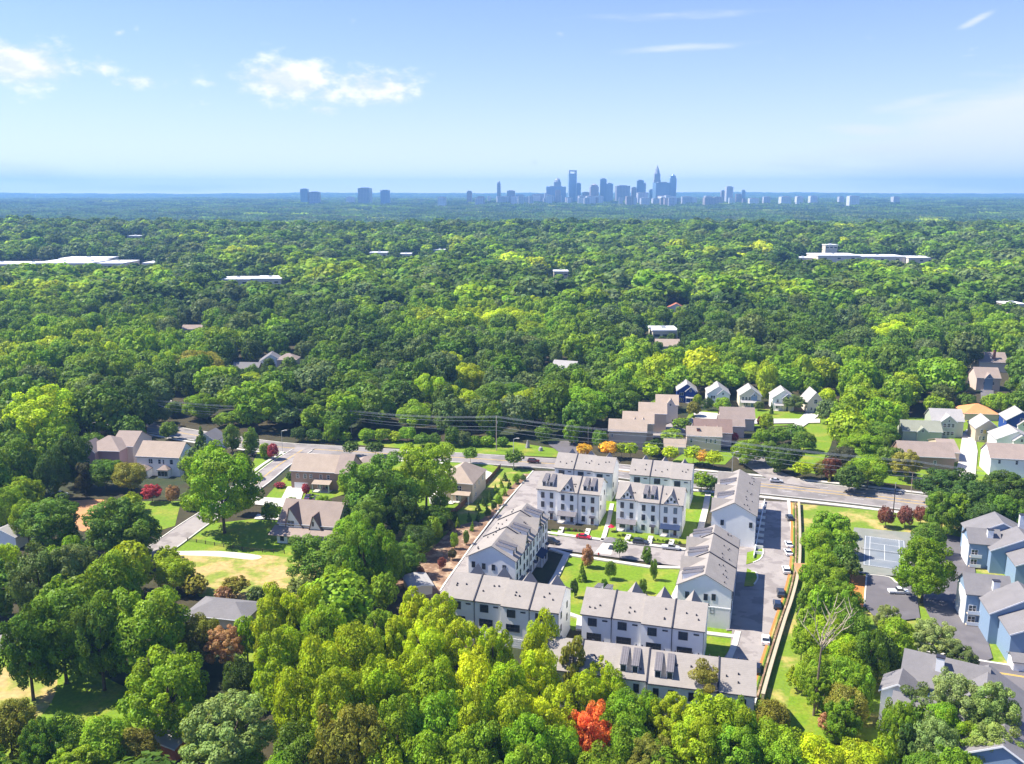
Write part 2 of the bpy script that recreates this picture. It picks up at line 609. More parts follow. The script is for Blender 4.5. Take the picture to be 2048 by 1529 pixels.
# ------------------------------------------------------------------ open ground: lawns, fields, roads, paths
Z1, Z2, Z3, Z4, Z5 = .012, .03, .05, .066, .08
area('lawn', [(1000, 880), (1125, 900), (1120, 915), (900, 905), (890, 890)], 'lawn', Z1)
area('lawn', [(600, 880), (900, 884), (900, 905), (640, 884)], 'lawn', Z1)
area('lawn', [(1000, 935), (1060, 940), (1090, 950), (900, 1160), (800, 1160), (880, 1060)], 'lawn2', Z1)
area('mulch_bed', [(905, 1055), (960, 1040), (1000, 1030), (895, 1172), (860, 1200), (790, 1190), (800, 1150), (862, 1100)], 'mulch', Z2, smooth=3)
area('mulch_bed', [(1046, 948), (1062, 948), (960, 1066), (940, 1066)], 'mulch', Z2)
area('lawn', [(620, 905), (960, 925), (1000, 935), (850, 1080), (820, 1040), (800, 985), (720, 980), (600, 1015), (560, 1030), (520, 1010), (540, 985)], 'lawn', Z1)
area('lawn', [(515, 905), (590, 905), (512, 975), (495, 950)], 'lawn', Z1)
area('lawn', [(285, 1003), (362, 1003), (350, 1052), (300, 1068), (280, 1040)], 'lawn', Z1)
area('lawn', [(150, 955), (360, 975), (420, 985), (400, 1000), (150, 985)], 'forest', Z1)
area('clay_patch', [(138, 1002), (205, 1000), (215, 1012), (175, 1062), (140, 1045)], 'dirt', Z2, smooth=4)
area('lawn', [(350, 1090), (420, 1048), (560, 1033), (620, 1100), (600, 1185), (400, 1195), (340, 1130)], 'lawn', Z1)
area('dry_field', [(348, 1108), (430, 1105), (575, 1115), (640, 1135), (600, 1200), (400, 1190), (352, 1130)], 'dry', Z2, smooth=4)
area('gravel_path', [(345, 1103), (440, 1103), (520, 1112), (505, 1120), (440, 1114), (350, 1110)], 'concrete', Z3, smooth=3)
area('lawn', [(790, 1050), (850, 1050), (840, 1110), (790, 1110)], 'dry', Z2, smooth=3)
area('lawn', [(-60, 1275), (60, 1280), (200, 1350), (300, 1400), (250, 1560), (-60, 1580)], 'lawn', Z1)
area('dry_patch', [(-10, 1340), (60, 1325), (110, 1340), (108, 1395), (60, 1450), (-10, 1440)], 'dry', Z2, smooth=4)
area('lawn', [(470, 1290), (560, 1285), (560, 1400), (480, 1430)], 'lawn', Z1)
area('lawn', [(1560, 1005), (1880, 1033), (1900, 1080), (1880, 1200), (1760, 1420), (1500, 1440), (1575, 1190)], 'lawn2', Z1)
area('lawn', [(1590, 1330), (1720, 1300), (1740, 1480), (1560, 1500)], 'lawn', Z2)
area('lawn', [(1130, 1112), (1370, 1138), (1340, 1222), (1145, 1262), (1085, 1200)], 'lawn', Z1)
area('lawn', [(1340, 1225), (1480, 1262), (1462, 1320), (1300, 1310)], 'lawn', Z1)
area('lawn', [(1215, 985), (1430, 985), (1395, 1090), (1100, 1076), (1195, 1060)], 'lawn', Z1)
area('lawn', [(1395, 890), (1475, 905), (1450, 930), (1340, 925)], 'lawn', Z1)
area('lawn', [(1530, 905), (1640, 905), (1850, 960), (1840, 975), (1640, 950), (1545, 935)], 'lawn', Z1)
area('lawn', [(1590, 845), (1650, 838), (1665, 870), (1650, 910), (1600, 905)], 'lawn', Z2, smooth=4)
area('lawn', [(1380, 825), (1480, 815), (1660, 830), (1600, 850), (1450, 860), (1360, 860)], 'lawn', Z1)
area('lawn', [(1800, 835), (2080, 840), (2080, 960), (1850, 975), (1800, 905)], 'lawn', Z1)
area('lawn', [(1880, 1050), (2080, 1040), (2080, 1560), (1760, 1540), (1700, 1400), (1850, 1240)], 'lawn2', Z1)
area('pine_straw_bed', [(1700, 1150), (1732, 1152), (1730, 1215), (1690, 1220)], 'straw', Z2)

main = catmull(G((60, 828), (250, 848), (393, 872), (539, 893), (637, 900), (735, 906), (930, 917), (1050, 925), (1150, 932), (1240, 943),
                 (1390, 960), (1526, 973), (1700, 991), (1843, 1008), (2000, 1026), (2200, 1050)), 6)
hw = lambda t: 6.2 + 3.0 * min(1, max(0, (t - .5) / .15))
strip('main_road', main, lambda t: -hw(t), hw, 'road', Z2)
strip('kerb', main, lambda t: hw(t), lambda t: hw(t) + .45, 'kerb', 0, .13)
strip('kerb', main, lambda t: -hw(t) - .45, lambda t: -hw(t), 'kerb', 0, .13)
k0 = int(len(main) * .62)
far_walk = main[k0:]
strip('pavement', far_walk, 9.2 + 2.2, 9.2 + 4.2, 'concrete', 0, .11)
strip('pavement', main[int(len(main) * .5):], -9.2 - 4.6, -9.2 - 2.4, 'concrete', 0, .11)
strip('pavement', main[:int(len(main) * .4)], -6.2 - 3.4, -6.2 - 1.9, 'concrete', 0, .11)
# painted lines
i1 = int(len(main) * .70)
for o_ in (-.35, .2):
    strip('lane_marking', main[:i1], o_, o_ + .16, 'yellow', Z3)
    strip('lane_marking', main[i1:], o_ - .6 + (2.6 if o_ > 0 else 0), o_ - .3 + (2.6 if o_ > 0 else 0), 'yellow', Z3)
strip('median', main[int(len(main) * .58):int(len(main) * .71)], .7, 2.3, 'concrete', 0, .12)
for off in (-3.9, 5.3):
    s_, L_ = plen(main) * .62, plen(main)
    while s_ < L_ - 6:
        q = []
        for d_ in (0, 3.2):
            x, y, a = along(main, s_ + d_)
            q.append((x - sin(a) * off, y + cos(a) * off))
        strip('lane_marking', q, -.09, .09, 'white', Z3)
        s_ += 12.2
q0 = along(main, plen(main) * .67)
side = catmull(G((612, 897), (560, 930), (515, 966), (455, 1008), (390, 1050), (320, 1100), (240, 1150), (100, 1232), (-30, 1300)), 5)
strip('side_street', side, -4.2, 4.2, 'asphalt', Z3)
strip('kerb', side[1:], 4.2, 4.6, 'kerb', 0, .13)
strip('kerb', side[1:], -4.6, -4.2, 'kerb', 0, .13)
strip('pavement', side[2:14], -7.2, -5.8, 'concrete', 0, .1)
for o_ in (-.25, .1):
    strip('lane_marking', side[1:12], o_, o_ + .14, 'yellow', Z4)
area('entrance_road', [(1115, 925), (1200, 935), (1185, 905), (1150, 885), (1095, 886), (1120, 908)], 'drive', Z3, smooth=3)
area('entrance_road', [(1545, 965), (1640, 978), (1560, 945), (1530, 925), (1535, 900), (1470, 900), (1480, 925)], 'asphalt', Z3, smooth=3)
area('driveway', [(500, 995), (590, 1000), (700, 1010), (690, 1030), (590, 1018), (500, 1010)], 'concrete', Z3)
area('driveway', [(575, 975), (610, 975), (600, 1008), (560, 1004)], 'concrete', Z3)
area('driveway', [(515, 1030), (560, 1031), (556, 1042), (508, 1040)], 'concrete', Z3)
area('driveway', [(905, 935), (960, 938), (990, 950), (960, 970), (955, 980), (905, 1010), (860, 1010), (850, 960)], 'concrete', Z3)
# townhouse streets
area('alley', [(1066, 944), (1120, 944), (1062, 1090), (985, 1190), (880, 1190), (885, 1172)], 'asphalt', Z2)
area('alley', [(1508, 1002), (1536, 1004), (1512, 1140), (1482, 1262), (1452, 1264), (1462, 1180), (1478, 1100)], 'asphalt', Z2)
area('alley', [(1533, 1004), (1574, 1006), (1582, 1070), (1584, 1120), (1574, 1165), (1556, 1240), (1520, 1350), (1503, 1410), (1380, 1440), (1360, 1400), (1440, 1330),
               (1460, 1300), (1464, 1262), (1500, 1130), (1515, 1100)], 'asphalt', Z2)
area('lane', [(1080, 1070), (1385, 1107), (1380, 1137), (1330, 1131), (1140, 1105), (1090, 1096)], 'asphalt', Z2)
area('lane', [(1120, 1290), (1440, 1325), (1420, 1345), (1100, 1310)], 'asphalt', Z2)
area('parking_court', [(1210, 1082), (1232, 1084), (1222, 1112), (1190, 1108)], 'concrete', Z3)
strip('kerb', G((1066, 944), (1000, 1020), (950, 1085), (895, 1162), (880, 1185)), -.2, .25, 'kerb', 0, .15)
strip('kerb', G((1577, 1004), (1585, 1070), (1587, 1120), (1578, 1165), (1560, 1240), (1524, 1350), (1506, 1410)), -.5, .5, 'kerb', 0, .14)
strip('kerb', catmull(G((1506, 1128), (1520, 1121), (1526, 1110), (1526, 1100)), 5), -.2, .2, 'kerb', 0, .14)
strip('kerb', catmull(G((1502, 1146), (1512, 1148), (1515, 1160), (1508, 1172)), 5), -.2, .2, 'kerb', 0, .14)
strip('footpath', G((1060, 1063), (1150, 1076), (1260, 1089), (1390, 1104)), -.5, 1.1, 'concrete', 0, .1)
strip('footpath', G((1100, 1100), (1140, 1112), (1240, 1127), (1300, 1136), (1372, 1138)), -.8, .8, 'concrete', 0, .08)
strip('footpath', G((1393, 1100), (1401, 1060), (1411, 1018), (1416, 990)), -1.0, 1.0, 'concrete', 0, .1)
strip('footpath', G((1134, 1110), (1115, 1150), (1098, 1180), (1080, 1212)), -.9, .9, 'concrete', 0, .08)
strip('footpath', G((1375, 1140), (1352, 1190), (1330, 1240)), -.9, .9, 'concrete', 0, .08)
strip('footpath', G((1205, 1085), (1217, 1045), (1224, 1010)), -.7, .7, 'concrete', 0, .08)
strip('footpath', G((1380, 1266), (1420, 1270), (1470, 1276)), -.8, .8, 'concrete', 0, .08)
strip('footpath', G((1476, 1266), (1470, 1290), (1458, 1320)), -.7, .7, 'concrete', 0, .1)
strip('footpath', G((1130, 1228), (1160, 1238), (1158, 1262)), -.8, .8, 'concrete', 0, .08)
for a_, b_ in (((1124, 1057), (1119, 1070)), ((1177, 1060), (1172, 1075)), ((1258, 1072), (1251, 1087)), ((1302, 1075), (1297, 1093)), ((1344, 1082), (1340, 1098))):
    strip('footpath', G(a_, b_), -.75, .75, 'concrete', 0, .07)
for pts in ([(1103, 1064), (1119, 1065), (1114, 1075), (1096, 1070)], [(1130, 1066), (1170, 1068), (1164, 1077), (1124, 1073)]):
    area('lawn', pts, 'lawn', Z3)
strip('bin_wall', G((1529, 1006), (1507, 1120)), -.1, .12, 'wwall', 0, 1.0)
for t in range(9):                                   # low walls between the rear yards of the right hand rows
    a = Vector(G((1517 - 1.2 * t, 1015 + 12 * t))[0])
    strip('yard_wall', [tuple(a), tuple(a + Vector((2.4, -.7)))], -.07, .07, 'wwall', 0, .9)
area('lawn', [(1494, 1108), (1526, 1100), (1525, 1115), (1512, 1126), (1492, 1132)], 'lawn', Z1)
area('lawn', [(1494, 1140), (1510, 1148), (1515, 1162), (1506, 1176), (1488, 1176)], 'lawn', Z1)
# tennis side
court_o = at(1727.7, 1133.1)
area('tennis_court_apron', [(1708, 1058), (1828, 1069), (1828, 1159), (1690, 1147)], 'courtout', Z2)
area('car_park', [(1733, 1153), (1778, 1158), (1792, 1168), (1830, 1172), (1840, 1240), (1760, 1250), (1728, 1215)], 'drive', Z3)
area('kerb_island', [(1778, 1158), (1830, 1160), (1830, 1170), (1792, 1167)], 'lawn', Z4, smooth=3)
area('driveway', [(1884, 1070), (1942, 1082), (1952, 1160), (1965, 1250), (1985, 1320), (1930, 1345), (1880, 1280), (1840, 1200), (1870, 1130)], 'drive', Z3)
strip('kerb', G((1733, 1153), (1728, 1215)), -.2, .2, 'kerb', 0, .13)
strip('kerb', catmull(G((1733, 1153), (1778, 1158), (1795, 1170), (1830, 1173)), 4), -.2, .2, 'kerb', 0, .13)
strip('kerb', catmull(G((1944, 1164), (1936, 1172), (1938, 1190), (1948, 1200)), 4), -.9, .9, 'concrete', 0, .13)
low = catmull(G((1840, 1328), (1960, 1350), (2060, 1366), (2200, 1390)), 5)
strip('street', low, -5.5, 5.5, 'drive', Z3)
strip('kerb', low, 5.5, 6.2, 'kerb', 0, .13)
strip('kerb', low, -6.2, -5.5, 'kerb', 0, .13)
for o_ in (1.0, 1.4):
    strip('lane_marking', low, o_, o_ + .22, 'yellow', Z4)
# lanes among the houses
area('lane', [(1560, 880), (1572, 880), (1640, 832), (1610, 828)], 'concrete', Z3)
area('lane', [(1385, 838), (1400, 862), (1385, 870), (1350, 870), (1300, 880), (1290, 870), (1350, 845)], 'asphalt', Z3)
area('lane', [(1385, 825), (1480, 832), (1500, 840), (1640, 840), (1640, 848), (1500, 850), (1390, 838)], 'concrete', Z3)
area('lane', [(1925, 870), (1945, 850), (1955, 905), (1950, 960), (1910, 960), (1918, 915)], 'concrete', Z3)
area('driveway', [(1960, 760), (1985, 762), (1990, 815), (1962, 815)], 'drive', Z3)
area('street', [(2010, 640), (2048, 640), (2048, 665), (1990, 672)], 'concrete', Z3)
area('track', [(265, 780), (345, 803), (330, 818), (262, 792)], 'concrete', Z3)
area('roadside_track', [(296, 790), (420, 830), (415, 842), (300, 806)], 'asphalt', Z2)

# ------------------------------------------------------------------ window meshes shared by all buildings
_wc = {}


def win_meshes(w, h, sty, glass):
    k = (w, h, sty, glass)
    if k not in _wc:
        t = .09
        f = MB()
        f.box(-w / 2 - t, -.08, -t, -w / 2, 0, h + t).box(w / 2, -.08, -t, w / 2 + t, 0, h + t)
        f.box(-w / 2, -.08, -t, w / 2, 0, 0).box(-w / 2, -.08, h, w / 2, 0, h + t)
        if sty == 'dark' or sty == 'white':
            f.box(-w / 2, -.06, h * .5 - .035, w / 2, -.02, h * .5 + .035)
        if w > 1.3:
            n = max(2, round(w / .95))
            for i in range(1, n):
                x = -w / 2 + w * i / n
                f.box(x - .05, -.07, 0, x + .05, -.02, h)
        p = MB().add([(-w / 2, -.015, 0), (w / 2, -.015, 0), (w / 2, -.015, h), (-w / 2, -.015, h)], [(0, 1, 2, 3)])
        _wc[k] = (f.mesh('window', MT['frame'] if sty == 'dark' else MT['wtrim']), p.mesh('pane', MT[glass]))
    return _wc[k]


def window(par, x, y, z, w=.95, h=1.6, rz=0.0, sty='dark', glass='glass'):
    fm, pm = win_meshes(w, h, sty, glass)
    o = link('window', fm, par, (x, y, z), rz)
    link('pane', pm, o)
    return o


_dm = {}


def door(par, x, y, z, rz=0.0, m='door', w=1.0, h=2.1):
    k = (m, w, h)
    if k not in _dm:
        q = MB().box(-w / 2 - .1, -.1, 0, -w / 2, 0, h + .1, 1).box(w / 2, -.1, 0, w / 2 + .1, 0, h + .1, 1).box(-w / 2, -.1, h, w / 2, 0, h + .1, 1)
        q.box(-w / 2, -.05, 0, w / 2, 0, h, 0).box(-w * .3, -.07, h * .5, w * .3, -.045, h * .9, 2)
        _dm[k] = q.mesh('door', [MT[m], MT['wtrim'], MT['glass']])
    return link('door', _dm[k], par, (x, y, z), rz)


# ------------------------------------------------------------------ the white townhouse rows
UW, DEP, EH, RISE = 6.9, 13.0, 10.4, 3.5
YAW = radians(-16.5)


def dormer(par, x, y0=1.0, side=1, dep=DEP):
    """long shed dormer with a dark seamed roof; side=-1 puts it on the far slope"""
    sl = RISE / (dep / 2)
    zr = EH + sl * y0
    ht, w2, y1 = 1.75, .62, dep / 2 - .7
    zt = EH + sl * y1 + .35
    fy = (lambda y: y) if side > 0 else (lambda y: dep - y)
    d = MB()
    P = [(fy(y0), zr - .1), (fy(y0), zr + ht), (fy(y1), zt), (fy(y1), EH + sl * y1 - .1)]
    d.prism(P, 'x', x - w2, x + w2)
    o = d.build('dormer', MT['wtrim'], par)
    r = MB()
    n = Vector((0, 0, .1))
    r.prism([(fy(y0 - .25), zr + ht - .03), (fy(y1 + .1), zt + .03), (fy(y1 + .1), zt + .15), (fy(y0 - .25), zr + ht + .12)], 'x', x - w2 - .12, x + w2 + .12)
    for k in range(-1, 2):
        r.prism([(fy(y0 - .25), zr + ht + .12), (fy(y1 + .1), zt + .15), (fy(y1 + .1), zt + .2), (fy(y0 - .25), zr + ht + .18)], 'x', x + k * .45 - .03, x + k * .45 + .03)
    r.build('dormer_roof', MT['dshing'], o)
    window(o, x, fy(y0), zr + .35, .8, 1.1, 0 if side > 0 else pi)


def cross_gable(par, x, side=1, dep=DEP, w=4.6, rise=3.3):
    sl = RISE / (dep / 2)
    yb = rise / sl
    fy = (lambda y: y) if side > 0 else (lambda y: dep - y)
    a = w / 2
    MB().add([(x - a, fy(-.02), EH - .2), (x + a, fy(-.02), EH - .2), (x, fy(-.02), EH + rise - .1), (x, fy(yb - .2), EH + rise - .15)],
             [(0, 1, 2), (1, 3, 2), (0, 2, 3)]).build('gable', MT['wwall'], par)
    o, th = .4, .16
    s2 = rise / a
    q = MB()
    for sgn in (-1, 1):
        p0 = (x + sgn * (a + o), fy(-.35), EH - s2 * o)
        p1 = (x, fy(-.35), EH + rise)
        p2 = (x, fy(yb), EH + rise)
        p3 = (x + sgn * (a + o), fy(max(0, -.2)), EH - s2 * o)
        vs = [p0, p1, p2, p3] + [(a_, b_, c_ + th) for a_, b_, c_ in (p0, p1, p2, p3)]
        q.add(vs, [(3, 2, 1, 0), (4, 5, 6, 7), (0, 1, 5, 4), (1, 2, 6, 5), (2, 3, 7, 6), (3, 0, 4, 7)])
    q.build('gable_roof', MT['shing'], par)
    for dx, dz in ((0, 1.25), (-1.05, .55), (1.05, .55)):
        window(par, x + dx, fy(-.03), EH + dz, .45, .7, 0 if side > 0 else pi)


def porch(par, x0, x1, dep, z, m='dshing', side=1, D=DEP):
    fy = (lambda y: y) if side > 0 else (lambda y: D - y)
    o = MB().prism([(fy(0), z + .9), (fy(-dep - .25), z), (fy(-dep - .25), z + .14), (fy(0), z + 1.06)], 'x', x0 - .2, x1 + .2).build('porch_roof', MT[m], par)
    for x in (x0, (x0 + x1) / 2, x1):
        MB().box(x - .11, min(fy(-dep), fy(-dep + .22)), 0, x + .11, max(fy(-dep), fy(-dep + .22)), z).build('porch_post', MT['wtrim'], par)
    MB().box(x0 - .1, min(fy(-dep), fy(-.01)), 0, x1 + .1, max(fy(-dep), fy(-.01)), .3).build('porch_floor', MT['concrete'], par)


def awning(par, x, z, m='band', side=1, D=DEP):
    fy = (lambda y: y) if side > 0 else (lambda y: D - y)
    MB().prism([(fy(0), z + .35), (fy(-1.0), z), (fy(-1.0), z + .1), (fy(0), z + .47)], 'x', x - .95, x + .95).build('awning', MT[m], par)


def front_unit(par, x, kind, base, side, dep=DEP):
    rz = 0 if side > 0 else pi
    fy = -.01 if side > 0 else dep + .01
    gl = 'glassb' if base == 'navy' else 'glass'
    for k in (.27, .7):
        window(par, x + UW * k, fy, 7.5, .95, 1.75, rz, glass=gl)
        window(par, x + UW * k, fy, 4.35, .95, 1.75, rz)
    if base == 'awning':
        window(par, x + UW * .27, fy, 1.0, .95, 1.7, rz)
        door(par, x + UW * .7, fy, .25, rz)
        awning(par, x + UW * .7, 2.6, side=side, D=dep)
    else:
        window(par, x + UW * .3, fy, .9, 1.7, 1.6, rz)
        door(par, x + UW * .72, fy, .3, rz)
        porch(par, x + .55, x + UW - .55, 1.9, 2.75, 'navyroof' if base == 'navy' else 'dshing', side, dep)
    if kind == 'd':
        dormer(par, x + UW * .3, side=side, dep=dep)
        dormer(par, x + UW * .64, side=side, dep=dep)
    elif kind == 'g':
        cross_gable(par, x + UW * .5, side=side, dep=dep)


def back_unit(par, x, side, dep=DEP):
    rz = 0 if side > 0 else pi
    fy = -.01 if side > 0 else dep + .01
    window(par, x + UW * .36, fy, 7.7, 1.9, 1.75, rz)
    v = MB().box(-.6, -.1, 0, .6, 0, .32)
    for i in range(4):
        v.box(-.55, -.13, .04 + i * .07, .55, -.1, .07 + i * .07)
    v.build('vent', MT['frame'], par, (x + UW * .78, fy, 9.1)).rotation_euler = (0, 0, rz)
    window(par, x + UW * .42, fy, 4.1, 3.2, 1.7, rz)
    g = MB().box(-2.4, -.06, 0, 2.4, 0, 2.3)
    for i in range(1, 4):
        g.box(-2.4, -.075, i * .575 - .02, 2.4, -.06, i * .575 + .02)
    g.build('garage_door', MT['wtrim'], par, (x + UW * .5, fy, 0)).rotation_euler = (0, 0, rz)


def row(label, corner, units, near, yaw=YAW, steps=(), seams=(), dep=DEP, wins=(), brick=()):
    """units: list of (near feature, near base, far feature) ; near: 'front' or 'back' faces the camera (local y=0)"""
    t = thing('townhouse_row', label, 'townhouses', (corner[0], corner[1], 0), yaw, 'white three storey townhouse rows')
    n = len(units)
    dy = 0.0
    for i, u in enumerate(units):
        if i in steps:
            dy -= .75
        x0, x1 = i * UW, (i + 1) * UW
        un = MB()
        sl = RISE / (dep / 2)
        un.prism([(dy, 0), (dy + dep, 0), (dy + dep, EH), (dy + dep / 2, EH + RISE), (dy, EH)], 'x', x0 + .004 * i, x1 - .004 * (n - i))
        wl = un.build('wall', MT['wwall'], t)
        r = MB()
        e0, e1 = x0 - (.35 if i == 0 else 0) + .003, x1 + (.35 if i == n - 1 else 0) - .003
        a, b, c = dy - .4, dy + dep + .4, dy + dep / 2
        z0 = EH - .4 * sl
        r.prism([(a, z0), (c, EH + RISE), (b, z0), (b, z0 + .22), (c, EH + RISE + .22), (a, z0 + .22)], 'x', e0, e1)
        r.build('roof', MT['shing'], t)
        MB().box(e0, a - .1, z0 + .02, e1, a, z0 + .17).build('gutter', MT['band'], t)
        MB().box(e0, b, z0 + .02, e1, b + .1, z0 + .17).build('gutter', MT['band'], t)
        if i in seams:
            sm = MB()
            sm.prism([(a - .05, z0 + .2), (c, EH + RISE + .2), (b + .05, z0 + .2), (b + .05, z0 + .5), (c, EH + RISE + .5), (a - .05, z0 + .5)], 'x', x0 - .13, x0 + .13)
            sm.build('party_wall_cap', MT['band'], t)
            MB().box(x0 - .07, dy - .13, 0, x0 + .07, dy - .02, EH).build('downpipe', MT['band'], t)
        # roof vents
        rn = random.Random(i * 7 + len(label))
        for sidey in (0, 1):
            for k in range(3):
                vx = x0 + UW * rn.choice((.22, .4, .55, .72, .8))
                vy = dy + (rn.uniform(1.2, 4.2) if sidey == 0 else dep - rn.uniform(1.2, 4.2))
                vz = EH + RISE - abs(vy - c) * sl + .2
                MB().box(-.14, -.14, -.1, .14, .14, .35).build('roof_vent', MT['band'], t, (vx, vy, vz))
        nf, nb, ff = u
        before = set(o.name for o in t.children)
        if near == 'front':
            front_unit(t, x0, nf, nb, 1, dep)
            back_unit(t, x0, -1, dep)
        elif near == 'back':
            back_unit(t, x0, 1, dep)
            front_unit(t, x0, ff, nb, -1, dep)
        for o in t.children:
            if o.name not in before and dy:
                o.location.y += dy
    L = n * UW
    MB().box(L + .01, dy - .05, 0, L + .1, dy + .07, EH).build('downpipe', MT['band'], t)
    for (end, yy, zz) in wins:                        # windows in the gable ends: end 0 = x0 end, 1 = x1 end
        window(t, -.01 if end == 0 else L + .01, yy + (0 if end == 0 else dy), zz, .8, 1.5, -pi / 2 if end == 0 else pi / 2)
    for end in brick:                                 # painted brick base with a trim course on the gable end
        x = -.05 if end == 0 else L + .05
        MB().box(min(x, L * end), .2, 0, max(x, L * end), dep - .2, 5.4).build('brick_base', MT['wbrick'], t)
        MB().box(x - .05, -.05, 5.4, x + .05, dep, 5.65).build('trim_course', MT['wtrim'], t)
    return t


def corner(px, py, yaw=YAW):
    """wall corner from the photo position of the eave corner (overhang taken off)"""
    p = at(px, py, EH - .2)
    return (p.x + .35 * cos(yaw) - .4 * sin(yaw), p.y + .35 * sin(yaw) + .4 * cos(yaw))


F_, B_ = 'front', 'back'
row('white townhouse row with three units along the main road, left of its twin', corner(1107, 936.5), [(None, 'awning', 'g')] * 3, B_, steps=(2,), seams=(1,), wins=((1, 2.5, 4.6), (1, 2.5, 1.2)))
row('white townhouse row with two pairs of dormers round one centre gable, facing the lane', corner(1072, 979), [('d', 'awning', None), ('g', 'porch', None), ('d', 'awning', None)],
    F_, steps=(1,), seams=(2,), wins=((1, 3, 7.6), (1, 9, 7.6), (1, 3, 4.4)))
row('white townhouse row by the main road behind the row with two gables', corner(1257.5, 950), [(None, 'awning', 'g')] * 3, B_, steps=(2,), seams=(1,), wins=((1, 2.5, 4.6),))
row('white townhouse row with two front gables, one dormer pair and a navy porch roof', corner(1230.5, 999), [('g', 'porch', None), ('d', 'awning', None), ('g', 'navy', None)],
    F_, steps=(1,), seams=(2,), wins=((1, 3, 7.6),))
row('white townhouse row nearest the left alley, its back half hidden by yellow-green trees', corner(890, 1196), [(None, 'awning', 'g')] * 4, B_, steps=(2,), seams=(1, 3),
    wins=((1, 3, 7.6), (1, 3, 4.4), (1, 9, 7.6), (1, 9, 4.4)))
row('white townhouse row just south of the green with long kitchen windows', corner(1160, 1230), [(None, 'awning', 'd'), (None, 'awning', 'g'), (None, 'awning', 'g'), (None, 'awning', 'g')], B_,
    steps=(2,), seams=(1, 3))
row('white townhouse row nearest the camera with four long dormers, half behind trees', corner(1085, 1339), [(None, 'awning', None), (None, 'awning', None), ('d', 'awning', None), ('d', 'awning', None),
    (None, 'porch', None), (None, 'awning', None)], F_, yaw=radians(-13.5), steps=(3,), seams=(1, 3, 5))
Y2 = radians(73.5)
CG = corner(1034, 1126, Y2)
row('white townhouse row along the left alley with its pale blue gable end to the camera', (CG[0] - .2, CG[1]), [('d', 'porch', None), ('g', 'awning', None), ('d', 'awning', None), ('g', 'navy', None), ('d', 'awning', None)],
    F_, yaw=Y2, steps=(), seams=(2, 4), wins=((0, 3, 7.4), (0, 6, 7.2), (0, 8.7, 7.2), (0, 11.6, 7.4)))
CF = corner(1466.4, 1185.2, Y2)
row('white townhouse row right of the green with a painted brick base', CF, [(None, 'awning', 'd'), (None, 'awning', 'g'), (None, 'awning', 'd'), (None, 'awning', 'g'), (None, 'awning', 'd')],
    B_, yaw=Y2, seams=(2, 4), wins=((0, 4.2, 7.4), (0, 6.1, 7.2), (0, 10.6, 7.2), (0, 4.4, 3.9)), brick=(0,))
CE = corner(1514.8, 1035, Y2)
row('white townhouse row at the top of the right alley, beside the main road', CE, [(None, 'awning', 'g'), (None, 'awning', 'd'), (None, 'awning', 'g'), (None, 'awning', 'd'), (None, 'awning', 'g')],
    B_, yaw=Y2, seams=(), wins=((0, 1.4, 6.6), (0, 9.8, 6.6), (0, 11.6, 3.6)))

